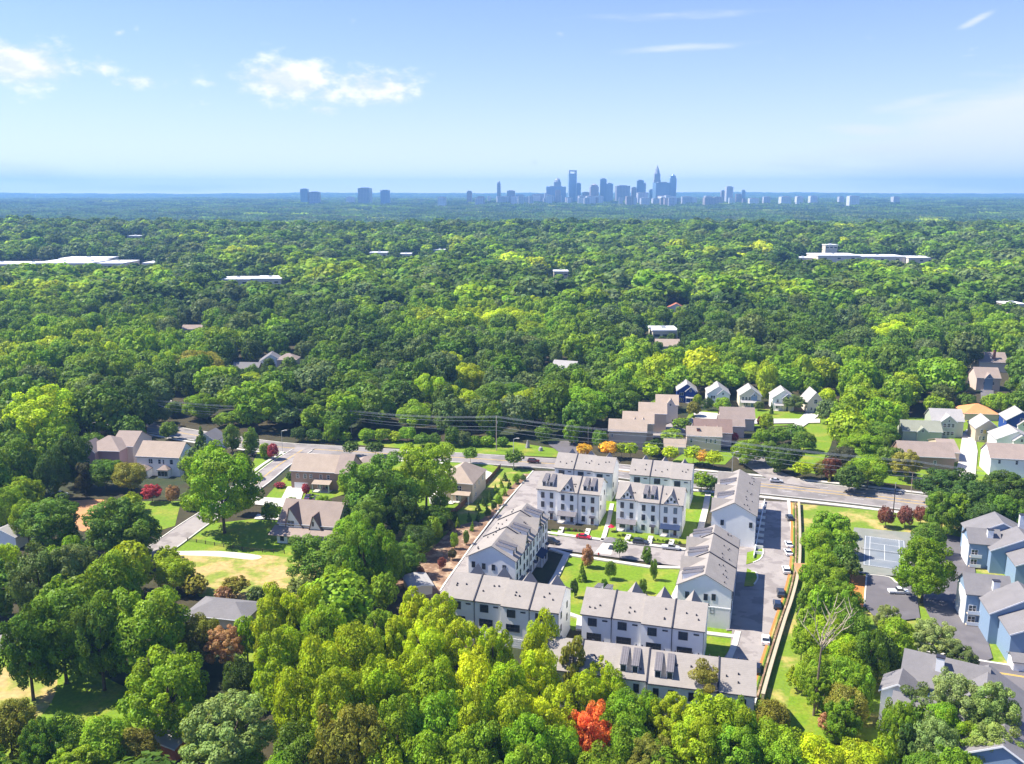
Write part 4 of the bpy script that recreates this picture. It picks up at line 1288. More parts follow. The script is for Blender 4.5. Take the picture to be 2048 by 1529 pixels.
post_fence('black metal rail fence running down the planted strip beside the right alley', offset(wl, 1.6), 3.0, 1.15, 'black', (.35, .7, 1.02))
post_fence('second lower black rail fence next to the block wall cap', offset(wl, .6), 3.2, .9, 'black', (.4, .8))
strip('hedge_strip', offset(wl, 1.1), -.2, .2, 'mulch', 0, .3)
# brown board fence: every board its own piece
bt = thing('board_fence', 'tall brown board fence between the tan house yard and the planted strip', 'fence')
bf = G((1001, 938), (980, 962), (930, 1010), (880, 1052), (846, 1082))
pm = MB().box(0, -.02, 0, .62, .02, 1.95).mesh('board', MT['fence'])
pm2 = MB().box(-.07, -.09, 0, .07, .05, 2.05).mesh('post', MT['fence'])
for i, (x, y, a) in enumerate(run(bf, .64)):
    link('board', pm, bt, (x, y, .02 * (i % 2)), a)
    if i % 4 == 0:
        link('post', pm2, bt, (x, y, 0), a)
post_fence('dark split rail fence along the gravel path below the big oak', G((375, 1083), (430, 1092), (500, 1104), (570, 1108)), 3.4, 1.2, 'bark2', (.35, .7, 1.0), .09, 'split_rail_fence')
st = thing('concrete_block_shelter', 'square tan roofed block pier projecting from the beige wall', 'pier', tuple(at(1603, 1152)), radians(-8))
MB().box(-1.5, -3.4, 0, 2.2, 3.4, 2.0).build('pier_body', MT['wall'], st)
MB().box(-1.7, -3.6, 2.0, 2.4, 3.6, 2.25).build('pier_cap', MT['dirt'], st)


# ------------------------------------------------------------------ poles, lamps and overhead wires
def pole(label, px, py, h, m='pole', r=.16, arms=()):
    p = at(px, py)
    t = thing('utility_pole', label, 'utility pole', (p.x, p.y, 0), 0, 'wooden utility poles')
    MB().tube([(0, 0, 0), (0, 0, h)], [r * 1.25, r * .8], 8).build('shaft', MT[m], t)
    for z, l in arms:
        MB().box(-.08, -l, z - .08, .08, l, z + .08).build('crossarm', MT[m], t)
        for s in (-1, -.5, .5, 1):
            MB().tube([(0, s * l * .92, z + .08), (0, s * l * .92, z + .32)], .06, 6).build('insulator', MT['metal'], t)
    if len(arms) > 0:
        MB().tube([(.25, .2, h * .78), (.25, .2, h * .78 + .9)], .22, 8).build('transformer', MT['metal'], t)
    return t


pole('tall wooden utility pole with a wire crossarm before the roadside bushes', 993, 902, 15, arms=((14.4, 1.4),))
pole('wooden utility pole standing by the shrubs left of the street trees', 703, 868, 11, arms=((10.5, 1.1),))
pole('slim wooden pole by the brick planting at the long low house', 1822, 985, 7, r=.1)
pole('wooden utility pole behind the golden trees at the entrance road', 1176, 888, 8.5, r=.12)


def lamp(label, px, py, h, arm, yaw=0):
    p = at(px, py)
    t = thing('street_lamp', label, 'street lamp', (p.x, p.y, 0), radians(yaw), 'street lamps')
    MB().tube([(0, 0, 0), (0, 0, h)], [.13, .08], 8).build('shaft', MT['metal'], t)
    a = MB().tube([(0, 0, h - .15), (arm, 0, h + .25)], .06, 6).build('bracket', MT['metal'], t)
    MB().box(arm - .1, -.25, h + .12, arm + 1.0, .25, h + .34).build('lamp_head', MT['concrete'], t)
    return t


lamp('street lamp with a pale flat head by the brown board fence', 1027, 940, 12.4, 1.2)
lamp('grey street lamp at the corner of the side street', 565, 905, 9.2, 1.4)
lamp('street lamp behind the top right townhouse row', 1464, 945, 8, 1.2)
t = thing('steel_pole', 'tall dark steel pole with a light top beside the maroon leaved trees', 'pole', tuple(at(1786, 1030)))
MB().tube([(0, 0, 0), (0, 0, 9.2)], [.17, .13], 8).build('shaft', MT['black'], t)
MB().tube([(0, 0, 9.2), (0, 0, 11.3)], [.13, .12], 8).build('mast_top', MT['metal'], t)


def wire(label, pts, r=.045, sag=1.2, n=14, group='overhead wires along the main road'):
    vs = []
    for a, b in zip(pts, pts[1:]):
        a, b = Vector(a), Vector(b)
        for i in range(n):
            t = i / n
            p = a.lerp(b, t)
            p.z -= sag * 4 * t * (1 - t)
            vs.append(p)
    vs.append(Vector(pts[-1]))
    o = MB().tube(vs, r, 4, cap=False).build('overhead_wire', MT['metal'])
    tag(o, label, 'wire', group)


def up(px, py, z, dy=0.0):
    p = at(px, py)
    return (p.x, p.y + dy, z)


for i, (dz, dy) in enumerate(((14.7, -1.2), (14.7, 0), (14.7, 1.2), (13.0, 0), (10.4, 0), (8.8, .2))):
    lab = ['uppermost overhead wire on the camera side of the pole arm', 'middle wire of the top three overhead wires', 'far wire of the top three overhead wires', 'single overhead wire just under the pole arm',
           'overhead cable at two thirds of the pole height', 'lowest overhead cable above the main road'][i]
    wire(lab, [up(260, 842, dz * .75, dy), up(703, 868, dz * .72, dy), up(993, 902, dz, dy), up(1360, 930, dz - 2, dy), up(1822, 985, dz - 3, dy), up(2150, 1020, dz - 3, dy)], r=.06 if i > 2 else .05)

# ------------------------------------------------------------------ cars
_cars = {}


def car(label, px, py, yaw, col, kind='sedan', group='parked cars', cat='car'):
    p = at(px, py, 0)
    t = thing('parked_car', label, cat, (p.x, p.y, LVL[0] * .5), radians(yaw), group)
    k = (col, kind)
    if k not in _cars:
        L, Wd = (4.7, 1.84) if kind == 'sedan' else (4.85, 1.95)
        if kind == 'sedan':
            body = [(-2.35, .35), (-2.3, .82), (-2.1, .98), (-1.35, 1.02), (.95, .98), (1.9, .82), (2.28, .66), (2.35, .35)]
            cab = [(-1.75, 1.0), (-1.05, 1.42), (.25, 1.44), (1.15, .97)]
        elif kind == 'suv':
            body = [(-2.4, .4), (-2.42, 1.0), (-2.3, 1.12), (1.05, 1.1), (2.1, 1.0), (2.38, .8), (2.42, .4)]
            cab = [(-2.3, 1.1), (-2.0, 1.72), (.35, 1.74), (1.2, 1.08)]
        else:
            body = [(-2.7, .5), (-2.72, 1.1), (-.6, 1.12), (-.6, 1.1), (1.5, 1.1), (2.4, 1.02), (2.7, .85), (2.72, .5)]
            cab = [(-.75, 1.1), (-.55, 1.78), (.7, 1.78), (1.5, 1.08)]
        b = MB()
        w = Wd / 2
        n = len(body)
        rings = [(w * .94, 1.0), (w, .97), (w, .97), (w * .94, 1.0)]
        vs = []
        for yy, sc in ((-w, .985), (-w * .93, 1.0), (w * .93, 1.0), (w, .985)):
            vs += [(x * sc, yy, z if abs(yy) < w else .35 + (z - .35) * .93 + .02) for x, z in body]
        fs = []
        for r in range(3):
            for i in range(n):
                j = (i + 1) % n
                fs.append((r * n + i, r * n + j, (r + 1) * n + j, (r + 1) * n + i))
        fs += [tuple(range(n))[::-1], tuple(3 * n + i for i in range(n))]
        b.add(vs, fs)
        # roof skin
        (x0, z0), (x1, z1), (x2, z2), (x3, z3) = cab
        b.box(x1 + .05, -w * .74, z1 - .03, x2 - .05, w * .74, z1 + .05)
        g = MB()
        cw, cw2 = w * .9, w * .76
        g.add([(x0, -cw, z0), (x3, -cw, z3), (x3, cw, z3), (x0, cw, z0), (x1, -cw2, z1), (x2, -cw2, z2), (x2, cw2, z2), (x1, cw2, z1)],
              [(3, 2, 1, 0), (4, 5, 6, 7), (0, 1, 5, 4), (1, 2, 6, 5), (2, 3, 7, 6), (3, 0, 4, 7)])
        wh = MB().tube([(0, -.12, 0), (0, .12, 0)], .34, 14)
        rim = MB().tube([(0, -.135, 0), (0, .135, 0)], .2, 10)
        hl = MB().box(-.04, -.2, -.07, .05, .2, .08)
        _cars[k] = (b.mesh('body', MT['car_' + col]), g.mesh('windows', MT['carglass']), wh.mesh('wheel', MT['rubber']), rim.mesh('rim', MT['rim']),
                    hl.mesh('headlight', MT['lampw']), hl.mesh('tail_light', MT['lampr']), w, body)
    bm, gm, wm, rm, hm, tm, w, body = _cars[k]
    link('body', bm, t)
    link('windows', gm, t)
    for x in (-1.42, 1.42):
        for y in (-w + .1, w - .1):
            o = link('wheel', wm, t, (x, y, .34))
            link('rim', rm, o)
    for y in (-w * .72, w * .72):
        link('headlight', hm, t, (body[-1][0] - .06, y, .68))
        link('tail_light', tm, t, (body[0][0] + .05, y, .78))
    return t


PK = 'cars parked along the right alley'
PL = 'cars along the townhouse lane'
car('bright red sedan parked in front of the dormer row', 1167, 1079, -17, 'red', 'sedan', PL)
car('black SUV parked at the left end of the lane', 1104, 1089, -28, 'black', 'suv', PL)
car('dark blue car half hidden behind a round street tree in the lane', 1281, 1090, -17, 'navy', 'suv', PL)
car('silver pickup truck parked before the navy porch', 1341, 1101, -15, 'silver', 'pickup', PL)
car('maroon SUV driving on the main road', 1067, 927, -5, 'maroon', 'suv', 'cars on the main road')
car('grey sedan on the main road left of the top right row', 1552, 966, -12, 'silver', 'sedan', 'cars on the main road')
car('grey sedan on the main road seen between the rear rows', 1431, 966, -9, 'charcoal', 'sedan', 'cars on the main road')
car('dark SUV at the top of the right alley', 1579, 1041, 85, 'charcoal', 'suv', PK)
car('white sedan, upper of two nose to tail white cars in the alley', 1577, 1094, 84, 'white', 'sedan', PK)
car('white sedan, lower of two nose to tail white cars in the alley', 1576, 1110, 84, 'white', 'sedan', PK)
car('large white SUV alone in the middle of the alley', 1572, 1146, 80, 'white', 'suv', PK)
car('charcoal SUV, upper of the two dark cars in the alley', 1561, 1192, 77, 'charcoal', 'suv', PK)
car('navy SUV, lower of the two dark cars in the alley', 1554, 1216, 77, 'navy', 'suv', PK)
car('white sedan at the lower end of the alley', 1531, 1286, 74, 'white', 'sedan', PK)
car('black SUV at the very bottom of the alley beside the dormer row', 1513, 1345, 72, 'black', 'suv', PK)
car('white pickup truck parked right of the tennis car park', 1797, 1190, -5, 'white', 'pickup', 'cars in the tennis car park')
car('purple car parked behind the steep gabled house', 616, 999, 90, 'purple', 'sedan', 'cars behind the steep gabled house')
car('charcoal car beside the purple one behind the steep gabled house', 633, 1001, 90, 'charcoal', 'sedan', 'cars behind the steep gabled house')
car('white boat like van under the trees at the right orange roofed house', 1943, 868, 0, 'white', 'pickup', 'cars at the right houses')
car('silver car in the dark yard at the left edge', 72, 988, 20, 'silver', 'sedan', 'cars in the dark left yard')
car('white car in the dark yard at the left edge', 120, 994, 0, 'white', 'pickup', 'cars in the dark left yard')
car('silver van under the trees beside the condominium', 1848, 1302, 15, 'silver', 'suv', 'cars under the condominium trees')
car('white car parked beside the left track', 362, 816, -20, 'white', 'sedan', 'cars by the left track')

# small street things
t = thing('picnic_shelter', 'small dark shelter with a white deck beside the round street tree', 'shelter', tuple(at(1222, 1098)), radians(-17))
MB().box(-2.2, -1.8, .1, 2.2, 1.8, .35).build('deck', MT['concrete'], t)
for x in (-1.6, 1.6):
    for y in (-1.3, 1.3):
        MB().box(x - .08, y - .08, .35, x + .08, y + .08, 2.5).build('post', MT['wtrim'], t)
MB().hip(-2.0, 2.0, -1.6, 1.6, 2.5, 1.2, .3).build('roof', MT['gshing'], t)
t = thing('fire_hydrant', 'red hydrant standing by the white crossing in the lane', 'hydrant', tuple(at(1197, 1112)))
MB().tube([(0, 0, 0), (0, 0, .9), (0, 0, 1.05)], [.2, .2, .08], 8).build('barrel', MT['lampr'], t)
MB().tube([(-.3, 0, .6), (.3, 0, .6)], .1, 8).build('nozzle', MT['lampr'], t)
t = thing('patio_umbrella', 'red folded umbrella in the flower bed left of the two gable row', 'umbrella', tuple(at(1222, 1064)))
MB().tube([(0, 0, 0), (0, 0, 2.4)], .05, 6).build('pole', MT['wtrim'], t)
MB().tube([(0, 0, 1.7), (0, 0, 2.5)], [1.2, .06], 8).build('canopy', MT['car_red'], t)
sg = thing('road_sign', 'white road sign on the far verge of the main road', 'sign', tuple(at(1709, 985)))
MB().tube([(0, 0, 0), (0, 0, 2.4)], .06, 6).build('post', MT['metal'], sg)
MB().box(-.5, -.06, 1.2, .5, -.02, 2.6).build('sign_board', MT['white'], sg)
bk = thing('brick_planter', 'low red brick wall beside the long low house', 'wall', tuple(at(1856, 968)), radians(-8))
MB().box(-6, -.3, 0, 6, .3, 1.6).build('wall_body', MT['brick'], bk)
MB().box(-6.1, -.4, 1.6, 6.1, .4, 1.75).build('coping', MT['concrete'], bk)
# a monument stone at the entrance road
for px, py, nm_ in ((1055, 896, 'upright dark stone at the wood edge by the entrance road'), (1081, 902, 'small dark stone beside the entrance road kerb')):
    t = MB().tube([(0, 0, 0), (.1, 0, 1.4), (0, 0, 3.2 if px < 1070 else 1.8)], [1.0, .8, .2], 7).build('standing_stone', MT['stone'], None, tuple(at(px, py)))
    tag(t, nm_, 'stone')

# ------------------------------------------------------------------ the distant city
DSK = 5700.0


def blocks_mat(name, col, glass=.5, sx=9.0, sz=8.0):
    m = bpy.data.materials.new(name)
    m.use_nodes = True
    t = m.node_tree
    b = t.nodes['Principled BSDF']
    b.inputs['Roughness'].default_value = .35
    tcn = N(t, 'ShaderNodeTexCoord')
    s = N(t, 'ShaderNodeSeparateXYZ')
    t.links.new(tcn.outputs['Object'], s.inputs[0])
    a = M(t, 'GREATER_THAN', M(t, 'FRACT', M(t, 'DIVIDE', M(t, 'ADD', s.outputs[0], M(t, 'MULTIPLY', s.outputs[1], .7)), sx)), .45)
    c = M(t, 'GREATER_THAN', M(t, 'FRACT', M(t, 'DIVIDE', s.outputs[2], sz)), .35)
    f = M(t, 'MULTIPLY', M(t, 'MULTIPLY', a, c), glass)
    t.links.new(MIX(t, f, tuple(col) + (1,), (.03, .06, .10, 1)), b.inputs['Base Color'])
    return m


TW = dict(blue=blocks_mat('blue_glass_tower', (.24, .36, .48), .35), grey=blocks_mat('grey_stone_tower', (.34, .34, .36), .6), dark=blocks_mat('dark_glass_tower', (.15, .25, .36), .3),
          tan=blocks_mat('tan_stone_tower', (.42, .36, .33), .6), pale=blocks_mat('pale_concrete_tower', (.55, .55, .56), .5), white=blocks_mat('white_low_block', (.7, .7, .7), .3))


def sx(px, D=DSK):
    return (px - W_ / 2) / FOC * D * 1.0


def tower(label, x0, x1, top, m, crown=None, D=DSK, steps=(), cat='skyscraper', name='skyscraper'):
    """x0, x1, top in photo pixels at distance D"""
    def wz(py):
        r = ray(W_ / 2, py)
        return CAMZ + r[2] / r[1] * D
    a, b = sx(x0, D), sx(x1, D)
    c = (a + b) / 2
    zb = float(hgt(c, D)) - 2
    t = thing(name, label, cat, (c, D, zb), radians(random.Random(int(x0)).uniform(-6, 6)))
    w = (b - a) / 2
    h = wz(top) - zb
    if crown == 'spire':
        MB().box(-w, -w, 0, w, w, h * .62).build('shaft', TW[m], t)
        MB().box(-w * .85, -w * .85, h * .62, w * .85, w * .85, h * .78).build('setback', TW[m], t)
        MB().tube([(0, 0, h * .78), (0, 0, h * .86), (0, 0, h * .93), (0, 0, h)], [w * .85, w * .62, w * .34, .8], 8).build('crown', TW['grey'], t)
    elif crown == 'frame':
        MB().box(-w, -w, 0, w, w, h * .90).build('shaft', TW[m], t)
        f = MB().box(-w, -w, h * .90, -w * .72, w, h).box(w * .72, -w, h * .90, w, w, h).box(-w * .72, -w, h * .965, w * .72, w, h)
        tag(f.build('crown_frame', TW['pale'], t), kind='stuff')
    elif crown == 'dome':
        MB().box(-w, -w, 0, w, w, h * .84).build('shaft', TW[m], t)
        MB().tube([(0, 0, h * .84), (0, 0, h * .91), (0, 0, h * .97), (0, 0, h)], [w * .95, w * .8, w * .4, .5], 12).build('dome', TW['grey'], t)
    elif crown == 'round':
        MB().box(-w, -w, 0, w, w, h * .86).build('shaft', TW[m], t)
        MB().box(-w * .78, -w * .8, h * .86, w * .78, w * .8, h * .94).build('setback', TW[m], t)
        MB().tube([(0, 0, h * .94), (0, 0, h)], [w * .7, w * .25], 10).build('crown', TW[m], t)
    elif crown == 'slope':
        MB().prism([(-w, 0), (w, 0), (w, h * .72), (-w, h)], 'y', -w, w).build('shaft', TW[m], t)
    else:
        MB().box(-w, -w, 0, w, w, h * .965).build('shaft', TW[m], t)
        MB().box(-w * .6, -w * .6, h * .965, w * .6, w * .6, h).build('roof_plant', TW['grey'], t)
    return t


tower('tall spired tower, highest of the skyline', 1300.5, 1313.5, 331, 'grey', 'spire', DSK)
tower('very tall blue glass tower with an open frame crown', 1134, 1149, 341, 'blue', 'frame', DSK + 60)
tower('domed tower rising behind a wide blue block', 1106, 1119.5, 356, 'grey', 'dome', DSK + 120)
tower('wide blue block in front of the domed tower', 1091, 1129, 372.5, 'blue', None, DSK - 40)
tower('tan slab in front of the wide blue block', 1109, 1119, 380, 'tan', None, DSK - 200)
tower('white wedge topped block left of the tan slab', 1088, 1107, 386, 'pale', 'slope', DSK - 220)
tower('blue glass slab touching the open crown tower', 1149.5, 1158.5, 366, 'dark', None, DSK)
tower('grey low block right of the blue glass slab', 1162, 1175, 384, 'grey', None, DSK + 40)
tower('tan tower left of the dark blue tower', 1176.5, 1192.5, 368, 'tan', 'round', DSK - 20)
tower('dark blue tower left of centre gap', 1196, 1208.5, 357, 'dark', None, DSK + 20)
tower('pale blue slab joined to the dark blue tower', 1208.8, 1221.5, 366.5, 'blue', None, DSK + 30)
tower('broad grey tower with a raised roof block', 1227, 1253, 371, 'grey', None, DSK - 40)
tower('slim tan tower beside the broad grey tower', 1257.5, 1267, 374.5, 'tan', None, DSK)
tower('dark blue tower with a lower shoulder, left half', 1268, 1281, 360, 'dark', None, DSK)
tower('lower shoulder of the dark blue tower', 1281.2, 1285.5, 366, 'blue', None, DSK)
tower('pale low block before the dark blue tower', 1269, 1289, 385, 'pale', None, DSK - 200)
tower('grey blue block left of the spired tower', 1292.5, 1301, 379, 'blue', None, DSK - 30)
tower('very wide dark glass block below the spired tower', 1302, 1331, 364.5, 'dark', None, DSK - 120)
tower('tower with a rounded crown at the right of the main cluster', 1331.5, 1344, 348.5, 'blue', 'round', DSK)
tower('white low block under the right of the main cluster', 1313, 1342, 392.5, 'white', None, DSK - 300, cat='office block', name='office_block')
tower('lone slim tower left of the main cluster', 995, 1001.8, 362.5, 'grey', 'round', DSK)
tower('square grey block right of the lone slim tower', 1014, 1030, 381, 'grey', None, DSK)
tower('low blue block touching the square grey block', 1031, 1048, 389, 'blue', None, DSK - 20)
tower('low pale block left of the wedge topped one', 1063, 1087, 388, 'pale', None, DSK - 60)
tower('white tower standing right of the main cluster', 1442, 1455, 373, 'pale', None, DSK)
tower('short grey tower left of the white right tower', 1433, 1440, 381, 'grey', None, DSK + 60)
tower('short blue tower right of the white right tower', 1473.5, 1480, 380, 'blue', None, DSK)
tower('low tan block between the two right towers', 1462, 1473, 388, 'tan', None, DSK - 30, cat='office block', name='office_block')
tower('dark block, leftmost of the far skyline', 611, 625, 377.5, 'dark', None, 5300)
tower('pale block beside the leftmost skyline block', 627.5, 648, 383.5, 'grey', None, 5320)
tower('square grey block of the left skyline with a roof mast', 725, 748, 375.5, 'grey', None, 5300)
tower('blue block right of the square grey left block', 767, 785, 380, 'blue', None, 5350)
tower('tan block between the left blocks and the lone slim tower', 936, 945.5, 382, 'tan', None, 5500)
BELT = []
rl = random.Random(5)
for i in range(70):
    x = rl.choice([rl.gauss(1215, 110), rl.gauss(980, 140), rl.gauss(1450, 120), rl.uniform(600, 1700)])
    wpx = rl.uniform(6, 20)
    top = rl.uniform(390.5, 398)
    t_ = tower('small pale block in the built up belt below the skyline', x, x + wpx, top, rl.choice(['white', 'pale', 'tan', 'white']), None, 5300 + rl.uniform(-300, 300), cat='office block', name='office_block')
    t_['group'] = 'small pale blocks at the foot of the skyline'
    BELT.append((x + wpx / 2, t_))
NB = [(618, 'the leftmost tower'), (737, 'the square grey left block'), (776, 'the blue left block'), (940, 'the tan left block'), (998, 'the lone slim tower'), (1141, 'the open crown tower'),
      (1202, 'the dark blue tower'), (1240, 'the broad grey tower'), (1307, 'the spired tower'), (1338, 'the rounded crown tower'), (1449, 'the white right tower')]
cnt_ = {}
for x, t_ in sorted(BELT, key=lambda b: min(abs(b[0] - a) for a, n in NB)):
    a_, n_b = min(NB, key=lambda q: abs(x - q[0]))
    k = (n_b, 'left of' if x < a_ else 'right of')
    cnt_[k] = cnt_.get(k, 0) + 1
    o_ = ['first', 'second', 'third', 'fourth', 'fifth', 'sixth', 'seventh', 'eighth', 'ninth', 'tenth', 'eleventh', 'twelfth', 'thirteenth', 'fourteenth', 'fifteenth', 'sixteenth', 'seventeenth', 'eighteenth']
    t_['label'] = '%s low block %s %s in the belt below the skyline' % (o_[min(cnt_[k], 18) - 1], k[1], n_b)
m_ = thing('radio_mast', 'thin radio mast on the left horizon', 'mast', (sx(91, 9000), 9000, float(hgt(sx(91, 9000), 9000))))
MB().tube([(0, 0, 0), (0, 0, 110)], [3, 1.2], 4).build('lattice', MT['metal'], m_)
MB().box(-4, -1, 60, 4, 1, 64).build('antenna', MT['metal'], m_)

# ------------------------------------------------------------------ trees
def sph(rng, n):
    v = rng.normal(size=(n, 3))
    return v / np.linalg.norm(v, axis=1)[:, None]


def fib(n, zmin=-1.0):
    i = np.arange(n) + .5
    z = 1 - (1 - zmin) * i / n
    ph = i * 2.39996
    r = np.sqrt(np.clip(1 - z * z, 0, 1))
    return np.stack([r * np.cos(ph), r * np.sin(ph), z], 1)


def lobes(kind, rng):
    """centres and radii of the leafy clumps of a crown filling the unit sphere"""
    if kind == 'R':
        d = fib(58, -.72) + rng.normal(size=(58, 3)) * .13
        d /= np.linalg.norm(d, axis=1)[:, None]
        big = np.array([1 + .16 * sin(3 * a[0] + rng.random() * 0 + 2 * a[1] * 2 + rng.random() * .8) for a in d])
        c = d * (.70 * big * rng.uniform(.86, 1.1, 58))[:, None]
        r = rng.uniform(.17, .31, 58)
        c2 = sph(rng, 10) * .3
        return np.vstack([c, c2]), np.concatenate([r, np.full(10, .36)]), np.array([1, 1, .85])
    if kind == 'D':
        d = fib(84, -.86) + rng.normal(size=(84, 3)) * .12
        d /= np.linalg.norm(d, axis=1)[:, None]
        wob = 1 + .2 * np.sin(3.1 * d[:, 0] + rng.uniform(0, 6)) * np.cos(2.7 * d[:, 1] + rng.uniform(0, 6)) + .1 * np.sin(6 * d[:, 2] + 5 * d[:, 0])
        c = d * (rng.uniform(.62, .88, 84) * wob)[:, None]
        r = rng.uniform(.13, .22, 84)
        c2 = sph(rng, 12) * rng.uniform(.2, .5, 12)[:, None]
        return np.vstack([c, c2]), np.concatenate([r, np.full(12, .28)]), np.array([1, 1, .9])
    if kind == 'T':
        n = 60
        z = rng.uniform(-.85, .9, n)
        a = rng.uniform(0, 2 * pi, n)
        e = np.sqrt(np.clip(1 - np.abs((z + .12) / 1.08) ** 2.6, .02, 1)) * rng.uniform(.8, 1.08, n)
        rr = e * rng.uniform(.5, .82, n)
        c = np.stack([np.cos(a) * rr, np.sin(a) * rr, z * .86], 1)
        r = rng.uniform(.16, .27, n)
        c2 = np.stack([np.zeros(6), np.zeros(6), np.linspace(-.6, .6, 6)], 1)
        return np.vstack([c, c2]), np.concatenate([r, np.full(6, .34)]), np.array([1, 1, .95])
    if kind == 'W':
        n = 120
        d = fib(n, -.6) + rng.normal(size=(n, 3)) * .2
        d /= np.linalg.norm(d, axis=1)[:, None]
        c = d * rng.uniform(.5, .92, n)[:, None]
        r = rng.uniform(.09, .17, n)
        c2 = sph(rng, 10) * .35
        return np.vstack([c, c2]), np.concatenate([r, np.full(10, .26)]), np.array([1, 1, .85])
    if kind == 'P':
        n = 40
        z = np.linspace(-.85, .95, n) + rng.normal(size=n) * .05
        a = rng.uniform(0, 2 * pi, n)
        rr = rng.uniform(.15, .8, n) * np.clip(1.12 - np.abs(z) * .75, .2, 1)
        c = np.stack([np.cos(a) * rr, np.sin(a) * rr, z * .9], 1)
        return c, rng.uniform(.14, .27, n), np.array([1.25, 1.25, .5])
    if kind == 'C':
        n = 70
        z = rng.uniform(-.95, .93, n)
        a = rng.uniform(0, 2 * pi, n)
        rr = (1 - z) * .5 * .78
        c = np.stack([np.cos(a) * rr, np.sin(a) * rr, z], 1)
        return c, .08 + (1 - z) * .1, np.array([1, 1, .8])
    # 'S' neat ball, 'B' low shrub
    d = fib(34, -.9) + rng.normal(size=(34, 3)) * .08
    d /= np.linalg.norm(d, axis=1)[:, None]
    c = d * rng.uniform(.62, .74, 34)[:, None]
    return np.vstack([c, sph(rng, 4) * .2]), np.concatenate([rng.uniform(.22, .3, 34), np.full(4, .5)]), np.array([1, 1, 1.0])


def crown_arrays(kind, seed, n, ls, rough=.6):
    rng = np.random.default_rng(seed)
    c, r, sc = lobes(kind, rng)
    wgt = r ** 2
    cnt = np.maximum(3, (wgt / wgt.sum() * n * 1.5)).astype(int)
    li = np.repeat(np.arange(len(r)), cnt)
    d = sph(rng, len(li))
    pos = c[li] + d * sc * (r[li] * rng.uniform(.78, 1.08, len(li)))[:, None]
    # drop leaves buried inside another clump
    q = (pos[:, None, :] - c[None]) / sc
    dist = np.linalg.norm(q, axis=2) / r[None]
    dist[np.arange(len(li)), li] = 9
    keep = (dist.min(1) > .72)
    pos, d, li = pos[keep][:n], d[keep][:n], li[keep][:n]
    out_ = pos / (np.linalg.norm(pos, axis=1)[:, None] + 1e-6)
    nrm = d * .75 + out_ * .25 + sph(rng, len(pos)) * rough + np.array([0, 0, .12])
    nrm /= np.linalg.norm(nrm, axis=1)[:, None]
    t = np.cross(nrm, sph(rng, len(pos)))
    t /= np.linalg.norm(t, axis=1)[:, None] + 1e-9
    b = np.cross(nrm, t)
    s = ls * rng.uniform(.65, 1.35, len(pos))[:, None]
    V = np.stack([pos + t * s, pos + b * s * .72, pos - t * s * .9, pos - b * s * .72], 1).reshape(-1, 3)
    lob = rng.random(len(r))
    lv = np.stack([lob[li] * .6 + rng.random(len(pos)) * .4 * rough / .6, lob[li][::-1] * 0 + (lob * 7.3 % 1)[li] * .55 + rng.random(len(pos)) * .45], 1)
    return V, lv


def leaf_mesh(name, V, lv, m):
    me = bpy.data.meshes.new(name)
    n = len(V) // 4
    me.vertices.add(len(V))
    me.vertices.foreach_set('co', V.astype(np.float32).ravel())
    me.loops.add(4 * n)
    me.loops.foreach_set('vertex_index', np.arange(4 * n, dtype=np.int32))
    me.polygons.add(n)
    me.polygons.foreach_set('loop_start', np.arange(0, 4 * n, 4, dtype=np.int32))
    me.update(calc_edges=True)
    a = me.attributes.new('lv', 'FLOAT_COLOR', 'FACE')
    a.data.foreach_set('color', np.concatenate([lv, np.ones((n, 2))], 1).astype(np.float32).ravel())
    me.materials.append(m)
    return me


NEAR = {k: [leaf_mesh('crown', *crown_arrays(k, 10 * i + ord(k), n, ls), LEAF) for i in range(q)] for k, q, n, ls in
        (('R', 3, 17000, .034), ('D', 4, 19000, .031), ('T', 3, 16000, .033), ('W', 2, 19000, .028), ('P', 2, 9000, .032), ('C', 1, 2600, .06), ('S', 2, 3600, .06), ('B', 2, 2600, .075))}
MID = {k: [leaf_mesh('crown', *crown_arrays(k, 10 * i + ord(k) + 5, n, ls, .5), LEAF) for i in range(q)] for k, q, n, ls in
       (('R', 4, 4200, .068), ('D', 3, 5000, .062), ('T', 3, 4200, .066), ('W', 1, 4200, .06), ('P', 1, 1500, .08), ('C', 1, 700, .12), ('S', 1, 900, .12), ('B', 1, 700, .14))}


def trunk_mesh(seed, kind):
    rn = random.Random(seed)
    q = MB()
    q.tube([(0, 0, -.02), (0, 0, .03), (rn.uniform(-.01, .01), 0, .4), (rn.uniform(-.03, .03), rn.uniform(-.03, .03), .9)], [.036, .026, .02, .012], 7)
    if kind not in 'PC':
        for i in range(6):
            a = i * 1.05 + rn.uniform(-.3, .3)
            z0 = rn.uniform(.42, .7)
            l = rn.uniform(.22, .36)
            q.tube([(0, 0, z0), (cos(a) * l * .5, sin(a) * l * .5, z0 + .13), (cos(a) * l, sin(a) * l, z0 + rn.uniform(.28, .42))], [.013, .009, .004], 5)
    return q.mesh('trunk', MT['bark' if kind != 'D' else 'bark2'])


